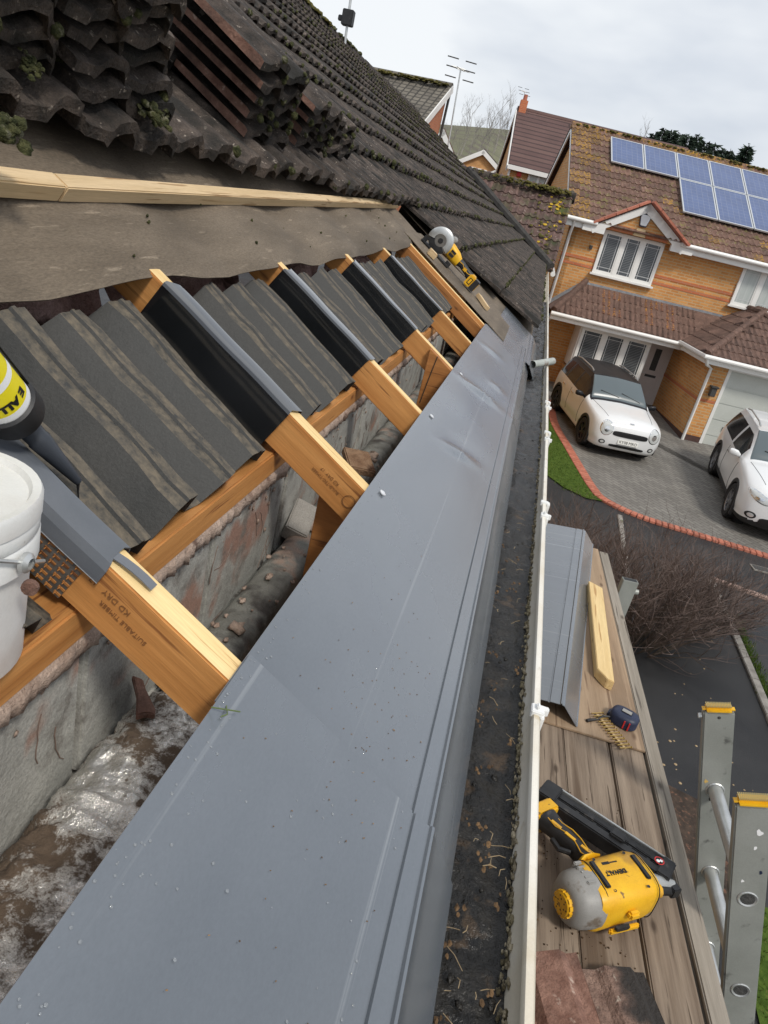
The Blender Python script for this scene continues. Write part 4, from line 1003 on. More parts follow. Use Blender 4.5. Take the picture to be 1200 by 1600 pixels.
# spare tray on the staging
pa = V3((.452,1.716,STZ+.012)); pb = V3((.575,3.09,STZ+.012)); TL2 = (pb-pa).length
b = MB(); prf = [(-.285,.012),(-.20,.030),(-.10,.044),(-.094,.0455),(-.0925,.0435),(-.090,.0435),(-.0885,.0465),(-.062,.0490),(-.060,.053),(-.056,.053),(-.0545,.0495),(-.048,.048),(-.030,.030),(-.012,.012),(.0,.0005),(.003,.0005)]
b.grid([[V3((TL2*i/30, -x, z+.0003*math.sin(i*.7))) for x,z in prf] for i in range(31)])
o = b.build('spare_eaves_tray', M['pvc'], axes(pa,pb-pa,EZ), None, smooth=28, thick=.0016); tag(o, 'loose grey plastic eaves tray lying on the timber staging', 'eaves tray')
# timber offcut, tape measure, nail strip
b = MB(); b.prism([(0,-.026),(.62,-.024),(.665,.006),(.67,.026),(.03,.026)], 0, .034); 
o = b.build('timber_offcut', [M['wood_top']], axes(V3((.549,2.62,STZ+.009)), V3((-.012,-1,0)), EZ), None, bev=.002); tag(o, 'pale planed timber offcut lying along the plywood sheet', 'offcut')
M['navy'] = pmat('navy_rubber', (.012,.018,.045), (.022,.03,.07), scale=20, rough=.5, bump=.1)
p = zpl(976,1120,STZ+.03); TPM = axes(V3((p.x,p.y,STZ+.009)), V3((.9,-.35,0)), EZ)
tp = thing('tape_measure', 'navy blue tape measure with red stripes on the plywood', 'tape measure', TPM)
b = MB(); loft(b, [(V3((0,0,.000)),EX,EY,.034,.026),(V3((0,0,.004)),EX,EY,.040,.032),(V3((0,0,.026)),EX,EY,.040,.032),(V3((0,0,.034)),EX,EY,.036,.028),(V3((0,0,.037)),EX,EY,.026,.020)], q=.72, n=28); b.build('case', M['navy'], TPM, tp, smooth=50)
b = MB()
for x in (.006,.020): b.box(x,x+.0035,-.0335,-.030,.004,.028)
b.build('red_stripe', M['red'], TPM, tp)
b = MB(); b.box(-.014,.016,-.008,.010,.0372,.040); b.build('lock_slide', M['gry'], TPM, tp, bev=.002)
b = MB(); b.box(-.046,-.030,-.010,.022,.0,.014); b.build('mouth', M['navy'], TPM, tp, bev=.003)
b = MB(); b.tube([V3((-.030,-.020,.012)),V3((-.05,-.035,.012)),V3((-.058,-.055,.006)),V3((-.075,-.075,.004)),V3((-.080,-.085,.004))], [.003,.003,.003,.005,.005], 6); b.build('wrist_strap', M['blk'], TPM, tp)
M['brass'] = plain('brass_coated_nails', (.52,.36,.13), .35, .8)
p0 = zpl(932,1116,STZ+.012); p1 = zpl(976,1170,STZ+.012); b = MB(); d = p1-p0; n = 13
ns_ = thing('nail_strip', 'collated strip of brass nails lying beside tape measure', 'nails', axes(p0,d,EZ))
nb = MB(); nb.tube([V3((0,-.018,.004)),V3((0,.020,.004))], .0022, 6); nb.tube([V3((0,.020,.004)),V3((0,.0215,.004))], .0036, 8); nme = nb.mesh('nail', M['brass'])
for k in range(n): link('nail', nme, WM[ns_.name] @ T(d.length*k/(n-1),0,0), ns_)
b = MB(); b.box(-.002,d.length+.002,-.004,.004,.0005,.0030); b.build('paper_tape', M['straw'], WM[ns_.name], ns_)

# two old tiles on the near end of the staging
M['tile_dirty'] = pmat('sooty_red_tile', (.17,.10,.075), (.33,.215,.165), scale=26, detail=9, rough=.9, bump=.9, bscale=120, c3=(.45,.36,.29), c3s=50, c3t=.66, c3w=.03, c4=(.035,.03,.027), c4s=6, c4t=.50, c4w=.06)
def loose(name, mats, m, lab):
    me = TM[1].copy(); me.materials.clear()
    for x in mats: me.materials.append(x)
    o = link(name, me, m); tag(o, lab, 'roof tile'); return o
q0 = V3((.432,.985,STZ+.014)); q1 = V3((.574,1.03,STZ+.014)); wdir = (q1-q0).normalized()
ld = V3((wdir.y,-wdir.x,0))
PRF = prof; prof = []
for k in range(2): prof += [(0+.15*k,.0),(.052+.15*k,.0),(.066+.15*k,.013),(.118+.15*k,.013),(.132+.15*k,0)]
prof.append((.30,0)); TH_ = TH; TH = .014; TM[1] = tile_mesh('old_tile', 31); TH = TH_; prof = PRF
for p_ in TM[1].polygons: p_.use_smooth = False
loose('old_tile', [M['tile_dirty'],M['tile_cut']], axes(q0-wdir*.175, -ld, EZ) @ RZ(math.pi) @ T(.42,0,-.008), 'sooty old roof tile lying flat on the staging planks')
loose('old_tile', [M['tile_cut'],M['tile_cut']], axes(q0-wdir*.335+EZ*.024-V3((0,.045,0)), -ld, EZ) @ RZ(math.pi) @ RX(rad(14)) @ T(.42,0,.0), 'clean reddish tile tipped up on its edge beside sooty one')

# ------------------------------------------------------------------ ladder
LP1 = V3((.74,1.18,-1.08)); LD = V3((.33,0,-.945)).normalized(); LX = V3((LD.z,0,-LD.x)) * -1
lt_ = 4.0
lad = thing('ladder', 'aluminium ladder with yellow end caps leaning by the staging', 'ladder', T(*(LP1+LD*lt_)))
M['lad'] = M['alu2']
def stile(y0, y1, t0):
    o_ = LP1+LD*t0; m = axes(V3((o_.x,(y0+y1)/2,o_.z)), LD, EY)          # x down the ladder, z +Y, y = EYxLD
    b = MB(); b.box(0, lt_-t0, -.033,.033,-(y1-y0)/2,(y1-y0)/2); o = b.build('stile', M['lad'], m, lad, bev=.003)
    b = MB(); b.box(-.014,.006,-.0345,.0345,-(y1-y0)/2-.0015,(y1-y0)/2+.0015); c = b.build('end_cap', M['yel'], m, o, bev=.0085)
    b = MB()
    for k in range(17): x = -.0265+k*.0032; b.box(-.0149,-.0125,x,x+.0017,-(y1-y0)/2+.003,(y1-y0)/2-.003)
    b.build('cap_ribs', M['capr'], m, c)
    return o, m
M['capr'] = plain('worn_yellow_rib', (.45,.36,.16), .7)
s1, m1 = stile(1.18,1.205,-.225); s2, m2 = stile(1.484,1.509,-.215)
for k in range(0,15):
    t = .25*k
    b = MB(); c = LP1+LD*t
    pth = [V3((c.x,1.19,c.z)), V3((c.x,1.50,c.z))]
    b.tube(pth, .0165, 14); b.build('rung', M['alu'], None, lad, smooth=60)
    b = MB(); mm = axes(V3((c.x,1.1795,c.z)), LD, -EY); b.lathe([(.0135,.0),(.0175,.0018),(.0195,.0005),(.0195,0)], 20, 0, mm); b.build('rung_collar', M['alu'], None, s1)
    b = MB(); b.lathe([(.0138,.0008),(.0001,.0008)], 16, 0, mm); b.build('rung_shade_disc', M['iron'], None, s1)  # flat dark disc painting the shade inside the open rung end
    b = MB(); mm = axes(V3((c.x,1.4835,c.z)), LD, -EY); b.lathe([(.0165,.0),(.0195,.002),(.0215,.0)], 20, 0, mm); b.build('rung_collar', M['alu'], None, s2)
b = MB(); mm = m2 @ T(.016,0,0); b.tube([V3((0,.034,0)),V3((0,.042,0))], .006, 8); b.build('bolt', M['alu'], mm, s2)
b = MB(); b.lathe([(.004,0),(.0001,.001)], 10, 0, m2 @ T(.012,.0,-.0127) @ RX(math.pi)); b.build('rivet', M['iron'], None, s2)
# paint splashes
for (mm_, oo, pts) in ((m1, s1, ((.06,-.012,.007,'wht'),(.095,-.006,.004,'wht'),(.155,-.02,.004,'navy'),(.18,.012,.004,'wht'))),(m2, s2, ((.19,.02,.005,'yelp'),(.24,.01,.004,'black')))):
    M.setdefault('yelp', plain('yellow_paint', (.6,.4,.12), .7))
    for x,y,r,mt in pts:
        b = MB(); n = 9; rr = random.Random(int(x*1000)); b.add([mm_ @ V3((x+math.cos(2*math.pi*k/n)*r*rr.uniform(.5,1.8), y+math.sin(2*math.pi*k/n)*r*rr.uniform(.5,1.1), -.0129)) for k in range(n)], [tuple(range(n-1,-1,-1))]); b.build('paint_splash', M[mt], None, oo)

# ------------------------------------------------------------------ bucket and sealant
BK = T(-.412,.440,-.438) @ Matrix.Scale(.94,4)
bk_ = thing('bucket', 'dirty white plastic bucket with lid standing on the wall plate', 'bucket', BK)
M['bkt'] = pmat('scuffed_white_plastic', (.66,.66,.64), (.76,.76,.745), scale=8, rough=.45, bump=.08, bd=.002, grit=.04, bscale=40, c3=(.16,.11,.10), c3s=16, c3t=.73, c3w=.02, c4=(.52,.45,.40), c4s=5, c4t=.6, c4w=.12)
b = MB(); b.lathe([(.0001,0),(.078,0),(.084,.006),(.089,.118),(.0895,.124)], 48); b.build('tub', M['bkt'], BK, bk_, smooth=40)
b = MB(); b.lathe([(.089,.112),(.095,.113),(.0955,.134),(.0935,.137),(.095,.139),(.0955,.150),(.0935,.1555)], 48); b.build('rim', M['bkt'], BK, bk_, smooth=40)
b = MB(); b.lathe([(.0935,.152),(.0965,.153),(.097,.168),(.095,.172),(.088,.171),(.085,.166),(.0001,.168)], 48); b.build('lid', M['bkt'], BK, bk_, smooth=40)
b = MB(); a = rad(2); c = V3((math.cos(a)*.097, math.sin(a)*.097, .128)); b.lathe([(.004,0),(.009,.002),(.009,.006),(.005,.009)], 14, 0, axes(c, EZ, V3((math.cos(a),math.sin(a),0)))); hg = b.build('handle_lug', M['alu'], BK, bk_, smooth=40)
b = MB(); b.tube([V3((math.cos(t)*.101,math.sin(t)*.101,.128-.05*math.sin((t-rad(2))))) for t in [rad(2+20*k) for k in range(-8,2)]], .0018, 6); b.build('wire_handle', M['alu'], BK, bk_)
b = MB(); b.lathe([(.0001,0),(.007,.001),(.007,.006),(.0001,.007)], 12, 0, axes(c+V3((.010,0,-.020)), EZ, V3((.3,-1,0)))); b.build('hand_grip', M['tile_cut'], BK, bk_, smooth=40)
# sealant cartridge in its gun
ca = ray(-44,572).normalized()*.70; cb_ = ray(24,648).normalized()*.765; ct = ray(122,752).normalized()*.82
axd = (cb_-ca).normalized(); SMX = axes(cb_, axd, -cb_)
sg = thing('sealant_gun', 'black sealant gun holding a yellow labelled cartridge', 'sealant gun', SMX)
def cyl(x0, x1, r0, r1, n=32): return [(r0,x0),(r1,x1)]
CM_ = SMX @ RY(math.pi/2)                              # lathe z -> local x
b = MB(); b.lathe([(.0245,-.20),(.0245,-.026)], 40, 0, CM_); cart = b.build('cartridge', plain('yellow_label', (.85,.72,.02), .4), None, sg, smooth=50)
b = MB(); b.lathe([(.0247,-.036),(.0247,-.026)], 40, 0, CM_); b.lathe([(.0247,-.075),(.0247,-.066)], 40, 0, CM_); b.build('label_band', M['wht'], None, cart, smooth=50)
b = MB(); b.lathe([(.0255,-.028),(.0285,-.026),(.0285,-.004),(.027,.000),(.022,.0),(.021,-.006)], 40, 0, CM_); b.build('front_ring', M['blk'], None, sg, smooth=40)
b = MB(); b.lathe([(.0225,-.006),(.013,.001),(.0115,.008)], 32, 0, CM_); b.build('cartridge_shoulder', M['gry'], None, cart, smooth=40)
tl = SMX.inverted() @ ct
b = MB(); b.tube([V3((.0,0,0)),V3((.014,0,0)),V3((.016,0,0)),V3((.032,tl.y*.3,tl.z*.3)),V3((.034,tl.y*.33,tl.z*.33)),tl*.97,tl], [.0135,.0135,.012,.0105,.0115,.0050,.0046], 20); b.build('nozzle', plain('dark_grey_nozzle', (.035,.04,.05), .4), SMX, sg, smooth=50)
b = MB(); t0 = ct; b.tube([t0,t0+V3((0,.001,-.012)),t0+V3((.001,.003,-.03))], [.0022,.0010,.0006], 6); b.build('sealant_string', M['blk'], None, sg)
b = MB(); b.box(-.22,.0,.026,.0275,-.012,.002).box(-.22,.0,-.0275,-.026,-.014,-.004); b.build('frame', M['blk'], SMX, sg, bev=.001)
tm_ = textmesh('E ALL', .013, M['black'], 0.0, bold=.0008)
for v in tm_.vertices:
    x, y = v.co.x, v.co.y; a = x/.0249
    v.co = V3((-.046+y, -math.sin(a)*.0250, math.cos(a)*.0250))
link('lettering', tm_, SMX @ RX(rad(-14)), cart)
# ------------------------------------------------------------------ opposite house
H2 = thing('house', 'orange brick house with solar panels and white bargeboards across the drive', 'house', HM)
M['ubrick'] = brickmat('warm_orange_brick', (.50,.215,.06), (.64,.305,.095), (.52,.36,.19), ms=.012)
M['redbrick'] = brickmat('red_brick_band', (.46,.125,.05), (.52,.16,.065), (.42,.20,.11))
M['plinth'] = pmat('dark_plinth_brick', (.06,.03,.025), (.10,.05,.04), scale=10, rough=.8)
M['h2tile'] = pmat('brown_lichen_tile', (.115,.062,.045), (.19,.108,.08), scale=6, rough=.85, bump=.35, bscale=60, c3=(.30,.22,.16), c3s=14, c3t=.64, c4=(.17,.14,.045), c4s=5, c4t=.62, c4w=.10, rnd=.25)
M['h2moss'] = pmat('orange_lichen_tile', (.13,.075,.045), (.22,.13,.08), scale=5, rough=.9, bump=.4, bscale=60, c3=(.34,.19,.025), c3s=13, c3t=.55, c3w=.06, rnd=.25)
M['ptile'] = pmat('brown_porch_tile', (.085,.048,.036), (.145,.085,.064), scale=6, rough=.85, bump=.3, bscale=60, c3=(.22,.15,.11), c3s=18, c3t=.66, rnd=.22)
M['otile'] = pmat('orange_spotted_tile', (.13,.06,.04), (.20,.10,.07), scale=5, rough=.9, c3=(.42,.20,.03), c3s=20, c3t=.58, c3w=.06, rnd=.2)
M['upvc'] = pmat('white_upvc', (.78,.77,.74), (.83,.82,.79), scale=2, rough=.35, bump=0)
M['glassd'] = pmat('dark_window_glass', (.035,.04,.045), (.07,.075,.08), scale=3, rough=.08, rvar=.03, bump=0, spec=.8)
M['glassc'] = pmat('curtained_window_glass', (.38,.42,.40), (.50,.53,.51), scale=3, rough=.12, bump=0, spec=.7, stretch=(6,1,.2))
M['lead'] = plain('leading', (.55,.56,.56), .5)
M['blind'] = plain('dark_blind', (.16,.17,.175), .6)
M['leadflash'] = pmat('lead_flashing', (.20,.215,.235), (.29,.305,.325), scale=10, rough=.55, bump=.3)
def h2(name, b, mats, parent=H2, **k): return b.build(name, mats, HM, parent, **k)
GB = -.6
wl = MB()
wl.box(-4.0,7.0,0,.25,GB,4.36)                                         # facade
wl.prism([(0,GB),(8,GB),(8,4.36),(4.0,6.72),(0,4.36)], -4.0,-3.75, 0, Matrix(((0,0,1,0),(1,0,0,0),(0,1,0,0),(0,0,0,1))))   # left gable
wl.box(-4.0,7,7.75,8,GB,4.36)
wall2 = h2('wall', wl, M['ubrick'])
for w0 in (3.24,3.42): h2('brick_band', MB().box(-4.012,7,-.012,.02,w0,w0+.075), M['redbrick'], wall2)
RS = V3((0,4.35,2.63)).normalized(); RNRM = V3((0,-RS.z,RS.y)); RO = V3((0,-.36,4.40))
RLEN = V3((0,4.36,2.63)).length
rf2 = MB(); e = .0
rf2.add([(-4.2,-.36,4.38),(7.2,-.36,4.38),(7.2,4.0,7.01),(-4.2,4.0,7.01),(7.2,8.36,4.38),(-4.2,8.36,4.38)], [(0,1,2,3),(3,2,4,5)])
roof2 = h2('roof', rf2, M['h2tile'], thick=-.03)
b = MB(); PR2 = [(0,.004),(.045,.0),(.075,.018),(.105,.034),(.135,.018),(.15,0),(.195,0),(.225,.018),(.255,.034),(.285,.018),(.30,.002)]
def lowtile(name, mat, cov=.30, g=.34):
    b = MB(); top0 = [V3((y,0,z+.028)) for y,z in PR2]; top1 = [V3((y,g+.05,z+.004)) for y,z in PR2]; bt0 = [V3((y,0,z-.008)) for y,z in PR2]
    b.grid([top0,top1]).grid([bt0,top0]); return b.mesh(name, mat, smooth=40)
LT = {k: lowtile('roof_tile', M[k]) for k in ('h2tile','h2moss','ptile','otile')}
def tile_field(org, ud, sd_, u0, u1, t0, t1, parent, pick, inside=None, g=.34, cov=.30, maxn=290, wm=HM):
    "org + ud*u + sd*t in the local frame wm"
    nd = ud.cross(sd_).normalized(); cnt = 0; rest = MB(); restm = None
    fr = Matrix.Identity(4)
    for i,c in enumerate((ud,sd_,nd)):
        for j in range(3): fr[j][i] = c[j]
    t = t0
    while t < t1-.05:
        u = u0
        while u < u1-.05:
            if inside is None or inside(u+cov/2, t+g*.4):
                k = pick(u,t); p = org+ud*u+sd_*t; m = wm @ T(*p) @ fr @ RX(random.uniform(-.006,.006))
                if cnt < maxn: link('roof_tile', LT[k], m, parent)
                else:
                    me = LT[k]; rest.add([m @ v.co for v in me.vertices], [tuple(q.vertices) for q in me.polygons])
                cnt += 1
            u += cov
        t += g
    if rest.v:
        o = rest.build('roof_tiles', M['h2tile'], None, parent, smooth=40); tag(o, kind='stuff')
def hitroof(px, py):
    "pixel -> (u, t) on the opposite roof slope"
    Mi = HM.inverted(); o_ = Mi @ V3((0,0,0)); d_ = (Mi.to_3x3() @ ray(px,py)); k = (RO-o_).dot(RNRM)/d_.dot(RNRM); q = o_+d_*k
    return q.x, (q-RO).dot(RS)
def FZ(zx,zy): return 860+zx*.2833, 180+zy*.2833
uL, tT = hitroof(*FZ(322,140)); uJ, _ = hitroof(*FZ(680,225)); _, tM = hitroof(*FZ(680,366)); uJ2, tB = hitroof(*FZ(690,548))
PW = (uJ-uL)/2; 
def pk(u,t):
    if u < -3.85 and random.random() < .8: return 'h2moss'
    if t > 4.4 and random.random() < .7: return 'h2moss'
    return 'h2moss' if random.random() < .10 else 'h2tile'
GAB0, GAB1, GABC, GABA = -3.42, -1.0, -2.21, 5.14
def ins(u,t):
    if uL+.1 < u < uL+5*PW and tM+.1 < t < tT-.2: return False
    if uJ+.1 < u < uL+5*PW and tB+.1 < t < tT-.2: return False
    w = 4.40+t*RS.z; hw = (GABA-w)/.63
    return not (w < GABA and abs(u-GABC) < hw-.25)
tile_field(RO, V3((1,0,0)), RS, -4.2, 2.6, 0, RLEN+.02, roof2, pk, ins, maxn=292)
b = MB()
for i in range(18): 
    u = -4.2+i*.42; b.tube([V3((u,4.0,6.98)),V3((u+.41,4.0,6.975))], .12, 10)
h2('ridge_tile', b, M['h2moss'], roof2, smooth=40)
mo = MB()
for i in range(240): blob(mo, HM @ V3((random.uniform(-4.1,3),4.0+random.uniform(-.16,.10),7.06+random.uniform(-.04,.02))), random.uniform(.03,.07), EZ, .5, i)
o = mo.build('ridge_moss', M['ymoss'], None, roof2, smooth=50); tag(o, kind='stuff')
# verge boards, fascia, gutter, downpipe
for (a,c_) in (((-4.16,-.36,4.28),(-4.16,4.0,6.91)),((-4.16,8.36,4.28),(-4.16,4.0,6.91))):
    b = MB(); d = V3(c_)-V3(a); b.box(0,d.length,-.02,.02,-.09,.10); b.build('bargeboard', M['upvc'], HM @ axes(V3(a),d), H2)
for (a,c_) in ((-4.2,GAB0+.05),(GAB1-.05,7.0)):
    h2('fascia', MB().box(a,c_,-.32,-.28,4.18,4.40), M['upvc'])
    b = MB(); b.tube([V3((a-.02,-.39,4.36)),V3((c_,-.39,4.36))], .058, 10); h2('gutter', b, M['upvc'], smooth=50)
    h2('soffit', MB().box(a,c_,-.29,0,4.17,4.19), M['upvc'])
# gablet over the first window
gb_ = MB(); gb_.prism([(GAB0+.1,4.302),(GAB1-.1,4.302),(GAB1-.1,4.36),(GABC,GABA-.16),(GAB0+.1,4.36)], -.28, .10, 0, Matrix(((1,0,0,0),(0,0,1,0),(0,1,0,0),(0,0,0,1))))
gw = h2('gable_wall', gb_, M['ubrick'], recalc=True)
for sgn, u_e in ((-1,GAB0),(1,GAB1)):
    a = V3((u_e+sgn*.04,-.34,4.32)); c_ = V3((GABC,-.34,GABA-.02)); d = c_-a; b = MB(); b.box(-.08,d.length+.01,-.03,.03,-.19,.02)
    b.build('bargeboard', M['upvc'], HM @ axes(a,d), H2)
    h2('barge_foot', MB().box(u_e-.30 if sgn < 0 else u_e-.30, u_e+.30 if sgn < 0 else u_e+.30, -.365, -.26, 4.15,4.33), M['upvc'])
    e0 = V3((u_e+sgn*.06,-.40,4.36)); e1 = V3((GABC,-.40,GABA+.03)); dep = V3((0,1.6,0)); b = MB(); b.add([e0,e1,e1+dep,e0+V3((0,.4,0))], [(0,1,2,3)]); h2('gable_roof', b, M['ptile'], thick=.05)
    for k in range(5):                              # red verge tiles
        p0 = e0.lerp(e1,k/5); p1 = e0.lerp(e1,(k+1)/5-.01); b = MB(); dd = p1-p0; b.box(0,dd.length,-.05,.28,-.01,.045); b.build('verge_tile', M['redpaver'], HM @ axes(p0,dd,V3((0,0,1))), H2)
h2('lintel', MB().box(-3.0,-2.38,-.30,-.281,4.31,4.46).box(-2.02,-1.42,-.30,-.281,4.31,4.46), M['redbrick'])
M['stone'] = pmat('cream_keystone', (.55,.40,.22), (.62,.47,.28), scale=9, rough=.8)
b = MB(); b.prism([(-2.36,4.31),(-2.04,4.31),(-2.08,4.50),(-2.30,4.50)], -.315, -.281, 0, Matrix(((1,0,0,0),(0,0,1,0),(0,1,0,0),(0,0,0,1)))); h2('keystone', b, M['stone'], recalc=True)
M['alarm'] = plain('alarm_box_white', (.75,.76,.78), .4); b = MB(); b.prism([(-.13,.11),(-.08,-.12),(.08,-.12),(.13,.11),(.09,.15),(-.09,.15)], -.07, 0, 0, T(-2.19,-.285,4.70) @ Matrix(((1,0,0,0),(0,0,1,0),(0,1,0,0),(0,0,0,1)))); h2('alarm_box', b, M['alarm'], recalc=True, bev=.01)
b = MB(); b.prism([(-.15,.13),(-.09,-.15),(.09,-.15),(.15,.13),(.10,.18),(-.10,.18)], -.04, 0, 0, T(-2.19,-.285,4.70) @ Matrix(((1,0,0,0),(0,0,1,0),(0,1,0,0),(0,0,0,1)))); h2('alarm_backplate', b, M['navy'], recalc=True)
h2('wall_vent', MB().box(-3.32,-3.24,-.05,0,3.72,3.82), M['iron'])
b = MB(); b.tube([V3((-3.98,-.36,4.32)),V3((-3.97,-.30,4.18)),V3((-3.94,-.05,3.95)),V3((-3.94,-.05,-.3))], .04, 10); h2('downpipe', b, M['upvc'], smooth=50)
def window(u0,u1,w0,w1,v,n,glass,parent=H2,lead=True,name='window'):
    b = MB(); fr_ = .055; b.box(u0,u1,v-.03,v+.04,w0,w0+fr_).box(u0,u1,v-.03,v+.04,w1-fr_,w1).box(u0,u0+fr_,v-.031,v+.04,w0+fr_,w1-fr_).box(u1-fr_,u1,v-.031,v+.04,w0+fr_,w1-fr_)
    W_ = (u1-u0-2*fr_)/n
    for k in range(1,n): c = u0+fr_+W_*k; b.box(c-.05,c+.05,v-.028,v+.04,w0+fr_,w1-fr_)
    wo = h2(name, b, M['upvc'], parent)
    h2('sill', MB().box(u0-.06,u1+.06,v-.10,v,w0-.06,w0-.001), M['upvc'], wo, bev=.008)
    for k in range(n):
        a = u0+fr_+W_*k+(.05 if k else 0); c = u0+fr_+W_*(k+1)-(.05 if k < n-1 else 0); b = MB()
        b.box(a+.03,c-.03,v-.004,v+.02,w0+fr_+.03,w1-fr_-.03); pn = h2('pane', b, glass, wo)
        b = MB(); b.box(a,c,v-.018,v,w0+fr_,w0+fr_+.035).box(a,c,v-.018,v,w1-fr_-.035,w1-fr_).box(a,a+.035,v-.0175,v,w0+fr_,w1-fr_).box(c-.035,c,v-.0175,v,w0+fr_,w1-fr_); h2('sash', b, M['upvc'], wo)
        if lead:
            b = MB()
            for x in (a+.085,c-.085): b.box(x-.007,x+.007,v-.008,v-.004,w0+fr_+.03,w1-fr_-.03)
            for z in (w0+fr_+.12,w1-fr_-.12): b.box(a+.03,c-.03,v-.0085,v-.0045,z-.007,z+.007)
            h2('lead_strip', b, M['lead'], wo)
            if glass is M['glassd']:
                b = MB(); z = w0+fr_+.13
                while z < w1-fr_-.13: b.box(a+.10,c-.10,v-.0062,v-.0042,z,z+.014); z += .042
                h2('blind_slats', b, M['blind'], wo)
    return wo
window(-3.05,-1.38,3.17,4.29,-.03,3,M['glassd'])
window(.87,2.6,3.21,4.26,-.03,3,M['glassc'])
# porch lean-to roof
PT_, PE = 2.85, 2.02; PV = -1.25
pd = V3((0,-PV,PT_-PE)); pn_ = pd.normalized()
b = MB(); b.add([(-3.95,PV,PE),(.9,PV,PE),(.9,0,PT_),(-3.1,0,PT_)], [(0,1,2,3)]).add([(-3.95,PV,PE),(-3.1,0,PT_),(-3.95,0,PE)], [(0,1,2)])
pr2 = h2('porch_roof', b, M['ptile'], thick=-.04)
tile_field(V3((0,PV,PE+.01)), V3((1,0,0)), pn_, -3.9, .3, 0, pd.length-.12, pr2, lambda u,t: 'otile' if (-2.95 < u < -2.3 or -1.75 < u < -.9) and t > .3 and random.random() < .75 else 'ptile', lambda u,t: u > -3.95+t*.62 and u < .1)
b = MB(); b.tube([V3((-3.95,PV,PE+.06)),V3((-3.12,-.02,PT_+.05))], .09, 8); h2('hip_tile', b, M['ptile'], pr2, smooth=40)
h2('lead_flashing', MB().box(-3.1,.8,-.10,-.012,PT_-.06,PT_+.04), M['leadflash'], pr2)
b = MB(); d = V3((-3.1,0,PT_))-V3((-4.0,0,PE)); b.box(-.1,d.length,-.06,.0,-.02,.10); b.build('lead_flashing', M['leadflash'], HM @ axes(V3((-4.0,0,PE)),d), pr2)
h2('fascia', MB().box(-4.0,-.32,PV-.04,PV,PE-.18,PE+.0), M['upvc'])
b = MB(); b.tube([V3((-4.02,PV-.09,PE-.03)),V3((-.38,PV-.09,PE-.03))], .055, 10); h2('gutter', b, M['upvc'], smooth=50)
h2('soffit', MB().box(-3.98,-.3,PV,0,PE-.19,PE-.17), M['upvc'])
b = MB(); b.tube([V3((-3.93,PV-.06,PE-.06)),V3((-3.93,-.30,PE-.5)),V3((-3.93,-.06,PE-.55)),V3((-3.93,-.06,-.3))], .038, 8); h2('downpipe', b, M['upvc'], smooth=50)
# bay window
h2('bay_wall', MB().box(-3.05,-1.0,-.80,0,GB,.62), M['ubrick'])
window(-2.98,-1.06,.68,1.80,-.83,3,M['glassd'],name='bay_window')
h2('bay_side', MB().box(-3.02,-2.985,-.82,0,.66,1.83).box(-1.055,-1.02,-.82,0,.66,1.83).box(-3.0,-1.04,-.82,0,1.801,1.86), M['upvc'])
# door
M['door'] = pmat('taupe_door', (.56,.50,.47), (.62,.56,.53), scale=3, rough=.4, bump=.02)
b = MB(); b.box(-.93,-.87,-.04,.03,-.05,1.86).box(-.01,.05,-.04,.03,-.05,1.86).box(-.93,.05,-.041,.03,1.80,1.86); df = h2('door_frame', b, M['upvc'])
dr_ = h2('door', MB().box(-.868,-.012,-.03,.02,-.02,1.798), M['door'])
h2('door_glass', MB().box(-.60,-.42,-.036,-.029,.98,1.60), M['iron'], dr_); h2('letterbox', MB().box(-.66,-.34,-.038,-.029,.78,.85), M['iron'], dr_)
h2('door_handle', MB().box(-.82,-.79,-.06,-.03,.74,.98).box(-.82,-.70,-.07,-.05,.86,.89), M['lead'], dr_)
h2('step', MB().box(-1.0,.05,-.55,0,-.3,-.04), M['conc'])
# garage
GV = -2.9
g_ = MB(); g_.box(-.12,.36,GV,GV+.22,GB,2.02).box(2.78,3.2,GV,GV+.22,GB,2.02).box(.36,2.78,GV,GV+.22,1.86,2.02).box(-.12,.10,GV+.22,-.002,GB,2.02).box(3.0,3.2,GV+.22,-.002,GB,2.02)
ga = h2('garage_wall', g_, M['ubrick'])
M['ubrick_s'] = brickmat('warm_orange_brick_side', (.50,.215,.06), (.64,.305,.095), (.52,.36,.19), ms=.012, axis='YZ')
h2('garage_side', MB().box(-.128,-.121,GV+.001,-.003,GB,2.02), M['ubrick_s'], ga)
h2('gable_side', MB().prism([(0.01,GB),(7.99,GB),(7.99,4.34),(4.0,6.70),(0.01,4.34)], -4.008,-4.001, 0, Matrix(((0,0,1,0),(1,0,0,0),(0,1,0,0),(0,0,0,1)))), M['ubrick_s'], wall2)
for (a,c_,v0,v1) in ((-.128,.362,GV-.008,GV),(-.135,-.128,GV-.006,-.01)): 
    h2('plinth', MB().box(a,c_,v0-.004,v1,GB,.02), M['plinth'], ga); h2('brick_band', MB().box(a-.003,c_,v0-.001,v1,.92,.99), M['redbrick'], ga)
M['gdoor'] = pmat('pale_grey_green_door', (.50,.52,.48), (.56,.58,.54), scale=1.5, rough=.45, bump=.02)
gd_ = h2('garage_door', MB().box(.44,2.70,GV+.05,GV+.09,-.3,1.80), M['gdoor'])
for k in range(5): h2('door_panel', MB().box(.445,2.695,GV+.035,GV+.06,-.30+k*.42+.006,-.30+(k+1)*.42-.006), M['gdoor'], gd_, bev=.008)
h2('lock', MB().box(.80,.84,GV+.015,GV+.035,.28,.40), M['iron'], gd_)
b = MB(); b.box(.36,.44,GV-.015,GV+.06,-.3,1.88).box(2.70,2.78,GV-.015,GV+.06,-.3,1.88).box(.36,2.78,GV-.016,GV+.06,1.80,1.88); h2('garage_frame', b, M['upvc'])
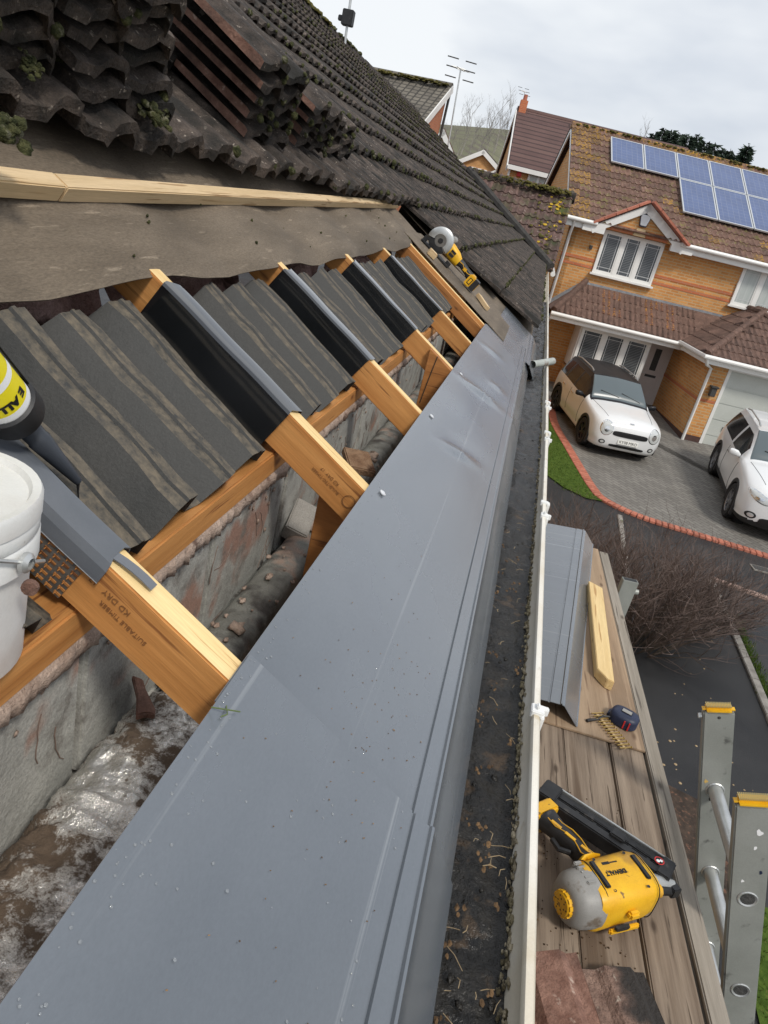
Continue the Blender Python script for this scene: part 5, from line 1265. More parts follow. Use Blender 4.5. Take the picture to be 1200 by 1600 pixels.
b = MB(); b.box(.13,.17,GV-.12,GV,1.30,1.34).box(.08,.22,GV-.17,GV-.05,1.10,1.32).prism([(.05,GV-.2),(.25,GV-.2),(.25,GV-.02),(.05,GV-.02)], 1.32,1.36); h2('wall_lamp', b, M['iron'], bev=.01)
GEH = 2.05; GE = V3((-.42,GV-.35,GEH)); GR = V3((1.42,-1.0,GEH+1.12)); GRB = V3((1.42,.0,GEH+1.12)); GE2 = V3((3.26,GV-.35,GEH)); GEB = V3((-.42,0,GEH)); GEB2 = V3((3.26,0,GEH))
b = MB(); b.add([GE,GE2,GR], [(0,1,2)]).add([GE,GR,GRB,GEB], [(0,1,2,3)]).add([GE2,GEB2,GRB,GR], [(0,1,2,3)])
gr_ = h2('garage_roof', b, M['ptile'], thick=-.03)
sdv = V3((0,GR.y-GE.y,GR.z-GE.z)); sl2 = sdv.length; sdn = sdv.normalized()
tile_field(V3((0,GE.y,GEH+.008)), V3((1,0,0)), sdn, -.42, 3.2, 0, sl2, gr_, lambda u,t: 'ptile', lambda u,t: -.42+t/sl2*1.84 < u < 3.26-t/sl2*1.84)
sd2 = V3((GR.x-GE.x,0,GR.z-GE.z)); l2 = sd2.length; sd2n = sd2.normalized()
tile_field(V3((-.42,0,GEH+.008)), V3((0,-1,0)), sd2n, 0.0, -GE.y, 0, l2, gr_, lambda u,t: 'ptile', lambda u,t: u < -GE.y-t/l2*(GR.y-GE.y) )
for a,c_ in ((GE,GR),(GE2,GR),(GR,GRB)):
    n = 7
    for k in range(n):
        b = MB(); b.tube([a.lerp(c_,k/n)+EZ*.05, a.lerp(c_,(k+.97)/n)+EZ*.05], .085, 8); b.build('hip_tile', M['ptile'], HM, gr_, smooth=40)
h2('fascia', MB().box(-.38,3.2,GV-.33,GV-.29,GEH-.18,GEH).box(-.42,-.38,GV-.33,-1.3,GEH-.18,GEH), M['upvc'])
h2('soffit', MB().box(-.38,3.2,GV-.29,GV,GEH-.19,GEH-.17).box(-.40,-.12,GV-.29,-1.0,GEH-.192,GEH-.172), M['upvc'])
b = MB(); b.tube([V3((-.48,-1.2,GEH-.02)),V3((-.48,GV-.42,GEH-.02)),V3((3.3,GV-.42,GEH-.02))], .055, 10); h2('gutter', b, M['upvc'], smooth=30)
b = MB(); b.tube([V3((-.40,GV-.40,GEH-.06)),V3((-.36,GV-.36,GEH-.20)),V3((-.09,GV-.05,GEH-.30)),V3((-.09,GV-.05,-.25))], .04, 8); h2('downpipe', b, M['upvc'], smooth=50)
# solar panels
M['cell'] = brickmat('solar_cells', (.075,.11,.23), (.085,.125,.26), (.17,.20,.30), bw=.16, bh=.16, ms=.005, rough=.18, bump=0, axis='XY', off=0)
M['pframe'] = plain('panel_frame', (.62,.64,.66), .35, .5)
fr_ = Matrix.Identity(4)
for i,c in enumerate((V3((1,0,0)),RS,RNRM)):
    for j in range(3): fr_[j][i] = c[j]
def panel(u,t,w_,h):
    m = HM @ T(*(RO+V3((1,0,0))*u+RS*t+RNRM*.10)) @ fr_; b = MB(); f = .035
    b.box(0,w_,0,f,0,.04).box(0,w_,h-f,h,0,.04).box(0,f,f,h-f,0,.04).box(w_-f,w_,f,h-f,0,.04); o = b.build('solar_panel', M['pframe'], m, H2)
    b = MB(); b.box(f,w_-f,f,h-f,.0,.032); b.build('solar_cells', M['cell'], m, o)
for k in range(5): panel(uL+PW*k+.012, tM+.012, PW-.024, tT-tM-.024)
for k in range(3): panel(uJ+PW*k+.012, tB+.012, PW-.024, tM-tB-.024)

# ------------------------------------------------------------------ cars
def islands(b):
    key = [tuple(round(c,4) for c in v) for v in b.v]; par = {}
    def find(a):
        while par.setdefault(a,a) != a: par[a] = par[par[a]]; a = par[a]
        return a
    for f in b.f:
        for i in f[1:]: par[find(key[i])] = find(key[f[0]])
    out = {}
    for f in b.f:
        m = out.setdefault(find(key[f[0]]), MB()); m.add([b.v[i] for i in f], [tuple(range(len(f)))])
    return [m for m in out.values() if len(m.f) > 4]
def catmull(P, n):
    out = []
    for i in range(len(P)-1):
        p0 = P[max(i-1,0)]; p1 = P[i]; p2 = P[i+1]; p3 = P[min(i+2,len(P)-1)]
        for k in range(n):
            t = k/n; out.append(tuple(.5*(2*b_+(c-a)*t+(2*a-5*b_+4*c-d)*t*t+(3*b_-a-3*c+d)*t**3) for a,b_,c,d in zip(p0,p1,p2,p3)))
    out.append(tuple(P[-1])); return out
M['carw'] = plain('white_car_paint', (.78,.79,.79), .28, 0, .5, .6)
M['carb'] = plain('black_car_paint', (.010,.010,.012), .35, 0, .35)
M['trim'] = plain('black_car_trim', (.018,.018,.019), .55)
M['cglass'] = plain('car_glass', (.014,.017,.019), .10, 0, .4)
M['wscreen'] = plain('windscreen_glass', (.10,.125,.135), .30, 0, .6)
M['tyre'] = plain('tyre_rubber', (.012,.012,.012), .8)
M['rimb'] = plain('black_alloy', (.03,.03,.032), .35, .4); M['rims'] = plain('grey_alloy', (.30,.30,.31), .35, .7)
M['lamp'] = plain('headlamp_lens', (.62,.64,.63), .12, .2, .8); M['chrome'] = plain('chrome', (.75,.75,.75), .12, 1)
M['plate'] = plain('number_plate', (.78,.78,.74), .4)
def car(name, label, cat, wm, st, Lh, WB, wr, gl, ws, rf, roofmat, pillar, rimmat, feats):
    t = thing(name, label, cat, wm)
    NS, NR_ = 7, 6
    rows = [catmull([(x, *p) for p in ring], NR_) for x, ring in st]            # along ring
    cols = list(zip(*rows)); dense = [catmull([tuple(q) for q in c], NS) for c in cols]; G = list(zip(*dense))
    G = [[V3((Lh-p[0], p[1], p[2])) for p in row] for row in G]
    axl = (Lh-feats['fa'], Lh-feats['fa']-WB)
    parts = {k: MB() for k in ('body','roof','windscreen','side_glass','pillars','rear_glass','cladding')}
    R = len(G); C = len(G[0])
    for i in range(R-1):
        for j in range(C-1):
            q = [G[i][j],G[i][j+1],G[i+1][j+1],G[i+1][j]]; c = (q[0]+q[1]+q[2]+q[3])/4; x = Lh-c.x; p = (j+.5)/NR_
            if any((c.x-a)**2+(c.z-wr)**2 < (wr+.055)**2 for a in axl) and p < 4.2: continue
            k = 'body'
            if p > 4.08 and gl[0] < x < gl[1] and p < 4.85: k = 'side_glass' if not any(abs(x-b_) < .045 for b_ in feats['bp']) else 'pillars'
            elif ws[0] < x < ws[1] and p > 5.2: k = 'windscreen'
            elif ws[0]-.12 < x < ws[1]+.02 and p > 4.75: k = 'pillars'
            elif rf[0] < x < rf[1] and p > 4.8: k = 'roof'
            elif p > 4.08 and gl[0]-.15 < x < gl[1]+.1 and p < 4.9: k = 'pillars'
            elif x > rf[1] and p > 5 and c.z > 1.12: k = 'rear_glass'
            elif c.z < feats['clad']: k = 'cladding'
            for sgn in (1,-1):
                vs = [V3((v.x, v.y*sgn, v.z)) for v in q]
                parts[k].add(vs, [(0,1,2,3) if sgn < 0 else (3,2,1,0)])
    for ring in (G[0], G[-1]):
        parts['body'].add([V3((v.x,v.y,v.z)) for v in ring]+[V3((v.x,-v.y,v.z)) for v in ring[::-1]], [tuple(range(2*len(ring)))])
    mats = dict(body=M['carw'], roof=roofmat, windscreen=M['wscreen'], side_glass=M['cglass'], pillars=pillar, rear_glass=M['cglass'], cladding=M['trim'])
    for k, b in parts.items():
        if b.v:
            for isl in (islands(b) if k in ('side_glass','pillars') else [b]): isl.build(k, mats[k], wm, t, smooth=35, doubles=True)
    allb = MB()
    for b in parts.values(): allb.add(b.v, b.f)
    tree = BVHTree.FromPolygons([V3(v) for v in allb.v], allb.f)
    def front(y, z):
        h = tree.ray_cast(V3((Lh+1,y,z)), V3((-1,0,0)));  return h[0].x if h[0] else Lh-.3
    def decal(nm, outline, mat, off=.006, parent=t, n=5):
        "outline in (y,z) projected on the nose, filled as rings towards the centre"
        cy = sum(p[0] for p in outline)/len(outline); cz = sum(p[1] for p in outline)/len(outline); b = MB(); rows = []
        for i in range(n+1):
            f = 1-i/n*.999; row = []
            for (y,z) in outline+[outline[0]]:
                yy = cy+(y-cy)*f; zz = cz+(z-cz)*f; row.append(V3((front(yy,zz)+off,yy,zz)))
            rows.append(row)
        edge_ = [V3((v.x-.03,v.y,v.z)) for v in rows[0]]
        b.grid([edge_]+rows); return b.build(nm, mat, wm, parent, smooth=50, recalc=True)
    def ell(cy,cz,ry,rz,n=22,rot=0,pw=1): 
        return [(cy+ry*math.copysign(abs(math.cos(a))**pw,math.cos(a))*math.cos(rot)-rz*math.copysign(abs(math.sin(a))**pw,math.sin(a))*math.sin(rot), cz+ry*math.copysign(abs(math.cos(a))**pw,math.cos(a))*math.sin(rot)+rz*math.copysign(abs(math.sin(a))**pw,math.sin(a))*math.cos(rot)) for a in [2*math.pi*k/n for k in range(n)]]
    for sgn in (1,-1):
        for (cy,cz,ry,rz,rot) in feats['lamps']:
            rim = decal('headlamp', ell(cy*sgn,cz,ry+.018,rz+.018,rot=rot*sgn), M['chrome'], .004)
            lens = decal('lens', ell(cy*sgn,cz,ry,rz,rot=rot*sgn), M['lamp'], .012, rim)
            decal('reflector', ell(cy*sgn,cz-.01,ry*.45,rz*.45), M['chrome'], .018, rim)
        for (cy,cz,ry,rz) in feats['fogs']:
            f = decal('fog_lamp', ell(cy*sgn,cz,ry,rz), M['trim'], .006); decal('fog_lens', ell(cy*sgn,cz,ry*.6,rz*.6), M['lamp'], .010, f)
    for (nm,cy,cz,ry,rz,mt,off) in feats['panels']: decal(nm, ell(cy,cz,ry,rz,28,0,.45), M[mt], off)
    cz = feats['plate'][0]; xm = front(0,cz)+.012
    b = MB(); b.box(-.005,.005,-.26,.26,-.055,.055); pl_ = b.build('number_plate', M['plate'], wm @ T(xm,0,cz) @ RY(rad(-8)), t)
    if feats['plate'][1]: link('lettering', textmesh(feats['plate'][1], .095, M['black'], .001), wm @ T(xm,0,cz) @ RY(rad(-8)) @ axes(V3((.0065,0,-.002)), V3((0,1,0)), V3((1,0,0))), pl_)
    # wheels and arch cladding
    for a in axl:
        for sgn in (1,-1):
            yw = feats['trk']*sgn; m = wm @ T(a,yw,wr) @ RX(-math.pi/2*sgn)       # lathe z -> outwards
            w_ = thing('wheel', None, None, m, parent=t)
            b = MB(); b.lathe([(wr*.62,-.10),(wr*.93,-.105),(wr,-.08),(wr,.08),(wr*.93,.105),(wr*.66,.10),(wr*.63,.06)], 36); b.build('tyre', M['tyre'], m, w_, smooth=40)
            b = MB(); b.lathe([(wr*.66,.095),(wr*.62,.085),(wr*.60,.04),(.0001,.03)], 36)
            for k in range(5):
                for dk in (-.16,.16): b.box(.03,wr*.62,-.016,.016,.055,.082,0,RZ(2*math.pi*k/5+dk))
            b.lathe([(.055,.05),(.05,.088),(.0001,.09)], 16); b.build('rim', rimmat, m, w_, smooth=40)
            b = MB(); rows = []
            for k in range(25):
                an = rad(-18)+rad(216)*k/24; ca, sa = math.cos(an), math.sin(an); row = []
                for rr,yy in ((wr+.03,.78),(wr+.03,.895),(wr+.045,.905),(wr+.105,.900),(wr+.115,.86)):
                    row.append(V3((a+ca*rr, yy*sgn, max(.12,wr+sa*rr))))
                rows.append(row)
            b.grid(rows); b.build('arch_cladding', M['trim'], wm, t, smooth=40, recalc=True)
            b = MB(); b.lathe([(.0001,-.25),(wr+.05,-.25),(wr+.05,-.05)], 24, 0, RX(0)); b.build('wheel_well', M['trim'], m, t)
    # mirrors, door seams, handles
    for sgn in (1,-1):
        b = MB(); mx_ = Lh-feats['mir'][0]; mz = feats['mir'][1]; loft(b, [(V3((mx_,sgn*.86,mz)),EX,EZ,.02,.03),(V3((mx_,sgn*.93,mz+.03)),EX,EZ,.05,.06),(V3((mx_-.01,sgn*1.04,mz+.04)),EX,EZ,.055,.065),(V3((mx_-.01,sgn*1.08,mz+.04)),EX,EZ,.035,.045)], q=.75); b.build('mirror', M[feats['mir'][2]], wm, t, smooth=50)
        def side(x, z):
            h = tree.ray_cast(V3((x,sgn*2,z)), V3((0,-sgn,0))); return h[0].y if h[0] else sgn*.85
        for xs_ in feats['seams']:
            b = MB(); pth = []
            for k in range(9):
                z = .36+(.95-.36)*k/8; x = Lh-xs_-(.06*math.sin(k/8*3.1)); pth.append(V3((x, side(x,z)+.001*sgn, z)))
            b.tube(pth, .006, 4); b.build('door_seam', M['trim'], wm, t)
        for xs_ in feats['handles']:
            x = Lh-xs_; y = side(x,.86); b = MB(); b.box(x-.09,x+.09,y-.015,y+.03*1 if sgn > 0 else y+.015,.845,.875) if sgn > 0 else b.box(x-.09,x+.09,y-.03,y+.015,.845,.875); b.build('door_handle', M['chrome'], wm, t, bev=.006)
        if feats.get('rails'):
            b = MB(); b.tube([V3((Lh-x,sgn*.60,z)) for x,z in feats['rails']], .018, 8); b.build('roof_rail', M['alu'], wm, t, smooth=50)
    for sgn in (1,-1):                                  # bonnet shut line
        b = MB(); pth = []
        for k in range(9):
            x = Lh-(.30+.95*k/8); y = sgn*(.56+.16*k/8); h = tree.ray_cast(V3((x,y,2)), V3((0,0,-1))); pth.append((h[0] if h[0] else V3((x,y,1)))+EZ*.001)
        b.tube(pth, .005, 4); b.build('bonnet_seam', M['trim'], wm, t)
    b = MB(); xw = Lh-ws[0]-.06
    for y0,y1 in ((.55,.05),(-.02,-.5)):
        a = tree.ray_cast(V3((xw,y0,2)), V3((0,0,-1)))[0]; c = tree.ray_cast(V3((xw-.10,y1,2)), V3((0,0,-1)))[0]; b.tube([a+EZ*.012,c+EZ*.015], .008, 5)
    tag(b.build('wipers', M['trim'], wm, t), None)
    for (x,z) in feats.get('badge',()): b = MB(); b.box(-.05,.05,-.05,.05,0,.006); b.build('bonnet_badge', M['chrome'], wm @ T(Lh-x,0,z) @ RY(rad(12)), t, bev=.002)
    return t
mini = [(-.025,[(0,.42),(.20,.42),(.27,.48),(.28,.56),(.25,.64),(.20,.68),(.12,.69),(0,.695)]),
 (0.0,[(0,.34),(.42,.34),(.56,.45),(.58,.58),(.52,.70),(.42,.755),(.28,.775),(0,.785)]),
 (.07,[(0,.24),(.60,.26),(.745,.42),(.76,.60),(.70,.78),(.58,.85),(.38,.875),(0,.89)]),
 (.24,[(0,.20),(.72,.22),(.85,.42),(.865,.63),(.81,.83),(.67,.915),(.44,.95),(0,.97)]),
 (.55,[(0,.20),(.77,.21),(.885,.42),(.893,.66),(.845,.89),(.70,.97),(.47,1.005),(0,1.025)]),
 (1.0,[(0,.20),(.78,.21),(.89,.42),(.895,.68),(.86,.94),(.72,1.02),(.50,1.055),(0,1.075)]),
 (1.28,[(0,.20),(.78,.21),(.89,.42),(.895,.69),(.865,.97),(.745,1.06),(.56,1.095),(0,1.125)]),
 (1.42,[(0,.20),(.78,.21),(.89,.42),(.895,.69),(.865,.98),(.735,1.18),(.58,1.225),(0,1.255)]),
 (1.85,[(0,.20),(.78,.21),(.89,.42),(.895,.69),(.865,1.0),(.665,1.445),(.56,1.495),(0,1.525)]),
 (2.05,[(0,.20),(.78,.21),(.89,.42),(.895,.69),(.865,1.0),(.662,1.475),(.57,1.525),(0,1.555)]),
 (2.8,[(0,.20),(.78,.21),(.89,.42),(.895,.69),(.865,1.02),(.662,1.48),(.57,1.53),(0,1.56)]),
 (3.5,[(0,.20),(.78,.21),(.885,.42),(.89,.69),(.86,1.03),(.655,1.46),(.56,1.51),(0,1.535)]),
 (3.82,[(0,.22),(.77,.23),(.87,.42),(.875,.69),(.84,1.02),(.645,1.40),(.53,1.46),(0,1.49)]),
 (3.98,[(0,.25),(.72,.26),(.83,.42),(.84,.66),(.79,.95),(.62,1.10),(.5,1.14),(0,1.16)]),
 (4.06,[(0,.32),(.6,.33),(.70,.45),(.71,.63),(.66,.85),(.5,.95),(.35,.97),(0,.98)]),
 (4.10,[(0,.5),(.1,.5),(.15,.55),(.15,.62),(.15,.7),(.1,.72),(.05,.73),(0,.73)])]
fw = V3((.256,-.967,0)); cen = V3((2.42,17.80,0)); cm_ = axes(V3((cen.x,cen.y,gz(cen.y)+.014)), fw+V3((0,0,-.967*GS)), EZ) @ Matrix.Scale(.91,4)
car('parked_car', 'white compact car with black roof parked before the front door', 'car', cm_, mini, 2.05, 2.6, .335, (1.52,3.80), (1.28,1.88), (1.88,3.84), M['carb'], M['carb'], M['rimb'],
 dict(clad=.235, fa=.76, bp=(2.42,3.15), trk=.80, lamps=((.60,.735,.135,.155,.25),), fogs=((.62,.40,.075,.055),), panels=(('grille',0,.665,.44,.062,'black',.010),('lower_grille',0,.355,.44,.036,'black',.012)), plate=(.485,'KY08 MRO'), mir=(1.50,1.02,'carb'), seams=(1.36,2.42), handles=(2.25,3.05), badge=((.14,.925),), rails=((2.1,1.56),(2.3,1.595),(3.2,1.59),(3.5,1.55))))
def tweak(st, sx, dzh, dzr): return [(x*sx, [(y, z+(dzh*(i >= 3)*min(1,max(0,(i-2)/3)) if x < 1.2 else dzr*(i >= 4)*(i-3)/4)) for i,(y,z) in enumerate(r)]) for x,r in st]
suv = tweak(mini, 1.058, .04, .05)
fw = V3((-.078,-.997,0)); cen = V3((5.80,15.62,0)); cm_ = axes(V3((cen.x,cen.y,gz(cen.y)+.014)), fw+V3((0,0,-.997*GS)), EZ)
car('parked_car', 'white crossover car with white mirrors parked before the garage door', 'car', cm_, suv, 2.165, 2.61, .345, (1.62,3.95), (1.36,2.02), (2.02,4.06), M['carw'], M['carw'], M['rims'],
 dict(clad=.36, fa=.86, bp=(2.62,), trk=.80, lamps=((.62,.80,.19,.062,.32),), fogs=((.66,.45,.10,.065),), panels=(('grille',0,.72,.42,.07,'black',.012),('lower_grille',0,.38,.50,.09,'black',.010)), plate=(.50,''), mir=(1.62,1.05,'carw'), seams=(1.46,2.62), handles=(2.45,), rails=((2.2,1.60),(2.45,1.64),(3.4,1.63),(3.7,1.58))))

# ------------------------------------------------------------------ bare shrub
M['twig'] = pmat('reddish_bare_twigs', (.105,.073,.062), (.19,.142,.122), scale=6, rough=.85, bump=0)
M['twigd'] = pmat('dark_bare_stems', (.075,.058,.044), (.15,.12,.095), scale=6, rough=.9, bump=0)
def shrub(px, py, spread, hgt, n, label, seed):
    base = gnd(px,py); rr = random.Random(seed); t = thing('bare_shrub', label, 'shrub', T(*base))
    st_ = MB(); tw = MB()
    def grow(p, d, L_, r, lev):
        pth = [p.copy()]; q = p.copy(); dd = d.normalized(); k = 4
        for i in range(k):
            dd = (dd+V3((rr.gauss(0,.12),rr.gauss(0,.12),rr.gauss(0,.10)+.03))).normalized(); q = q+dd*(L_/k); pth.append(q.copy())
        (st_ if lev == 0 else tw).tube(pth, [r*(1-.17*i) for i in range(k+1)], 3, 0, False)
        if lev < 2:
            for i in range(rr.randint(4,6) if lev == 0 else rr.randint(3,4)):
                s = rr.choice(pth[1:]); d2 = (dd+V3((rr.gauss(0,.55),rr.gauss(0,.55),rr.gauss(.1,.35)))).normalized(); grow(s, d2, L_*rr.uniform(.40,.62), r*.55, lev+1)
    for i in range(n):
        a = rr.uniform(0,6.28); f = rr.random()**.6*spread; p = base+V3((math.cos(a)*f*.30,math.sin(a)*f*.30,0)); d = V3((math.cos(a)*f/spread*.9,math.sin(a)*f/spread*.9,1))
        grow(p, d, hgt*rr.uniform(.55,.9), .0085, 0)
    st_.build('stems', M['twigd'], None, t); tw.build('twigs', M['twig'], None, t)
shrub(985,1000,1.3,1.25,170,'sprawling bare reddish shrub between the staging and concrete edging',3)
shrub(1075,975,1.2,1.05,110,'smaller bare shrub spreading over the concrete path edging',5)
shrub(895,880,1.0,.8,80,'low bare bush showing just past the staging end',9)
# ------------------------------------------------------------------ wing of the neighbouring house: mossy cross roof at the far end of our eaves
WY, WZ = 18.2, .87                          # ridge
wing = thing('neighbouring_wing', 'low mossy tiled cross roof meeting the far end of the eaves', 'house wing', T(.1,18.2,gz(18.2)))
WEY, WEZ = 15.75, -.66
RL = V3((-2.3,WY,WZ)); RR = V3((.26,WY,WZ)); EL = V3((.26,WEY,WEZ))
b = MB(); b.add([V3((-3.2,WEY-.2,WEZ-.1)),V3((.26,WEY,WEZ)),RR,V3((-3.2,WY,WZ))], [(0,1,2,3)]).add([RR,V3((.26,2*WY-WEY,WEZ)),V3((-3.2,2*WY-WEY,WEZ)),V3((-3.2,WY,WZ))], [(0,1,2,3)])
wr_ = b.build('roof', M['tile'], None, wing)
sdw = (V3((0,WY-WEY,WZ-WEZ))); lw = sdw.length; sdn = sdw.normalized()
LT['tile'] = lowtile('roof_tile', M['tile']); LT['wtile'] = lowtile('roof_tile', pmat('reddish_brown_tile', (.075,.042,.034), (.14,.085,.072), scale=7, rough=.85, bump=.4, bscale=60, c3=(.24,.19,.16), c3s=16, c3t=.64, c4=(.05,.06,.02), c4s=2.5, c4t=.62, rnd=.25))
LT['wmoss'] = lowtile('roof_tile', pmat('lichen_covered_tile', (.08,.05,.035), (.14,.09,.07), scale=7, rough=.9, c3=(.42,.26,.02), c3s=7, c3t=.52, c3w=.06, c4=(.06,.075,.015), c4s=4, c4t=.5, rnd=.2))
tile_field(V3((.28,WEY,WEZ+.012)), V3((1,0,0)), sdn, -2.7, -.02, 0, lw-.02, wr_, lambda u,t: 'wmoss' if u > -.6 and random.random() < .25 else 'wtile', lambda u,t: u > -.2-t/lw*2.3-.35, wm=Matrix.Identity(4))
b = MB()
for k in range(7): b.tube([V3((-2.45+k*.40,WY,WZ+.0)),V3((-2.45+k*.40+.385,WY,WZ-.004))], .125, 10)
b.build('ridge_tile', M['tile'], None, wr_, smooth=40)
mo = MB()
for i in range(150):
    x = random.triangular(-2.2,.26,.1); blob(mo, V3((x,WY+random.uniform(-.3,.02),WZ+.11-random.uniform(0,.10))), random.uniform(.02,.06), EZ, .6, i)
for i in range(70):
    t = random.random(); x = random.uniform(-.5,.24); blob(mo, V3((x,WEY,WEZ+.05))+sdn*(t*lw)+V3((0,0,.04)), random.uniform(.015,.045), sdn.cross(V3((1,0,0)))*-1, .35, i+300)
o = mo.build('moss', M['ymoss'], None, wr_, smooth=50); tag(o, kind='stuff')
M['lichen'] = pmat('yellow_lichen', (.38,.24,.015), (.55,.36,.03), scale=20, rough=.95, bump=.5)
mo = MB()
for i in range(26):
    t = random.random(); x = random.gauss(-.05,.12)
    if -.6 < x < .25: blob(mo, V3((x,WEY,WEZ+.06))+sdn*(t*lw), random.uniform(.02,.05), sdn.cross(V3((1,0,0)))*-1, .10, i+700)
o = mo.build('lichen', M['lichen'], None, wr_, smooth=50); tag(o, kind='stuff')
M['valley'] = pmat('dark_valley_lining', (.03,.028,.026), (.06,.055,.05), scale=9, rough=.9)
b = MB(); Va = V3((.22,WEY-.02,WEZ+.10)); Vb = V3((-2.15,WY-.05,WZ+.06)); b.tube([Va,Vb], .09, 8); b.build('valley_gutter', M['valley'], None, wing)
b = MB(); b.box(-3.0,.16,WEY+.25,2*WY-WEY-.25,-4.6,WEZ+.05); b.build('wall', M['ubrick'], None, wing)
b = MB(); b.tube([V3((.30,WEY-.1,WEZ-.02)),V3((.30,2*WY-WEY,WEZ-.02))], .05, 8); b.build('gutter', M['upvc'], None, wing)

# ------------------------------------------------------------------ far houses
M['ftile'] = brickmat('plum_brown_roof', (.10,.055,.05), (.13,.075,.065), (.05,.028,.026), bw=4.0, bh=.33, ms=.045, rough=.85, bump=.8, axis='XY', off=.37)
M['ftile2'] = brickmat('grey_brown_roof', (.13,.115,.095), (.18,.16,.13), (.055,.05,.042), bw=.27, bh=.25, ms=.035, rough=.9, bump=.8, axis='XY', off=0)
M['fbrick'] = brickmat('far_red_brick', (.40,.13,.06), (.47,.17,.085), (.36,.19,.12), ms=.01, axis='YZ')
def gable_house(name, label, u0, u1, v0, v1, we, wr2, roofmat, wallmat, base=-1.5, verge=.12, over=.25, rot=0, mono=False):
    "footprint in the opposite house's frame, z given relative to the camera"
    vm = (v0+v1)/2; z0 = 3.81
    t = thing(name, label, 'house', HM @ T((u0+u1)/2, vm, base+z0)); wm = HM @ T(u1,vm,z0) @ RZ(rot) @ T(-u1,-vm,0)
    b = MB(); b.prism([(v0,base),(vm,base),(vm,wr2-.12),(v0,we)] if mono else [(v0,base),(v1,base),(v1,we),(vm,wr2-.12),(v0,we)], u0, u1, 0, Matrix(((0,0,1,0),(1,0,0,0),(0,1,0,0),(0,0,0,1)))); w_ = b.build('wall', wallmat, wm, t, recalc=True)
    k = (wr2-we)/(vm-v0)
    for sgn, vv in ((1,v0-over),(-1,v1+over))[:1 if mono else 2]:
        a = V3((u0-verge,vv,we-over*k+.05)); d = V3((0,vm-vv,k*abs(vm-vv))); fm = wm @ axes(a, V3((1,0,0)), V3((1,0,0)).cross(d)*sgn)
        b = MB(); L_ = d.length; ww = u1-u0+2*verge; b.box(0,ww,0 if sgn > 0 else -L_,L_ if sgn > 0 else 0,-.06,.03); r = b.build('roof', roofmat, fm, t)
        for uu in (u0-verge-.02,u1+verge+.02):
            bb = MB(); bb.box(-.1,L_,-.025,.025,-.22,.02); bb.build('bargeboard', M['upvc'], wm @ axes(V3((uu,vv,we-over*k+.04)), d), t)
    b = MB(); b.box(u0-verge,u1+verge,v0-over-.06,v0-over,we-over*k-.12,we-over*k+.06); b.build('fascia', M['upvc'], wm, t)
    b = MB(); b.tube([V3((u0-verge,vm,wr2+.02)),V3((u1+verge,vm,wr2+.02))], .13, 8); b.build('ridge', roofmat, wm, t)
    return t, wm
def aerial(name, label, foot, top, spread, kind, r=.018):
    t = thing(name, label, 'aerial', T(*foot)); b = MB(); b.tube([foot,top], r, 8); b.build('mast', M['alu'], None, t)
    if kind == 'yagi':
        d = V3((.93,.36,0)); up = (top-foot).normalized()
        for k,(dz,L_) in enumerate(((.0,1.0),(-.28*spread,1.0),(.26*spread,1.0))):
            c = top+up*dz; b = MB(); b.tube([c-d*.5*spread*L_,c-d*.12*spread], r*.7, 6); b.tube([c+d*.12*spread,c+d*.5*spread*L_], r*.7, 6); b.build('element', M['iron'], None, t)
        for k in range(5):
            a = V3((.3,.95,0)); b = MB(); c = top+a*(k-2)*.12*spread; b.tube([c-d*.22*spread,c+d*.22*spread], r*.35, 5); b.build('element', M['alu'], None, t)
        b = MB(); b.tube([top-V3((.3,.95,0))*.3*spread,top+V3((.3,.95,0))*.3*spread], r*.6, 6); b.build('boom', M['alu'], None, t)
    else:
        up = (top-foot).normalized(); c = foot.lerp(top,kind); b = MB(); b.box(-.09,.09,-.07,.07,-.11,.11,0,T(*c)); b.box(-.16,.02,-.03,.03,-.06,.02,0,T(*c)); b.build('amplifier_box', M['blk'], None, t, bev=.01)
    return t
# house behind, with three-light window and red alarm
t, wm = gable_house('house', 'far brick house with plum brown roof and small brick chimney', -5.0, 3.0, 14, 21, 2.50, 4.95, M['ftile'], M['ubrick'])
def wbox(name, u0,u1,v,z0,z1, mat, parent, d=.06): b = MB(); b.box(u0,u1,v-d,v+.02,z0,z1); return b.build(name, mat, wm, parent)
wf = wbox('window', -4.12,-2.78,13.98,1.55,2.36, M['upvc'], t)
for k in range(3): 
    a = -4.07+k*.43; pn = wbox('pane', a+.04,a+.36,13.97,1.62,2.29, M['glassc'], wf, .075)
wbox('alarm_box', -4.62,-4.42,13.97,2.02,2.30, M['red'], t)
b = MB(); b.box(-5.05,-4.72,17.2,17.7,4.6,5.35); c = b.build('chimney', M['redbrick'], wm, t); b = MB(); b.lathe([(.10,5.35),(.09,5.6),(.07,5.6)], 12, 0, T(-4.88,17.45,0)); b.build('chimney_pot', M['redpaver'], wm, c)
b = MB(); b.tube([V3((-4.98,13.9,2.3)),V3((-4.98,13.9,-1.5))], .05, 8); b.build('downpipe', M['upvc'], wm, t)
f_ = HM @ V3((-4.6,17.45,3.81+4.9)); q = ray(819,143); q = q*(f_.y/q.y); aerial('roof_aerial', 'tiny aerial above the small brick chimney', f_, V3((q.x,f_.y,q.z)), .55, 'yagi', .014)
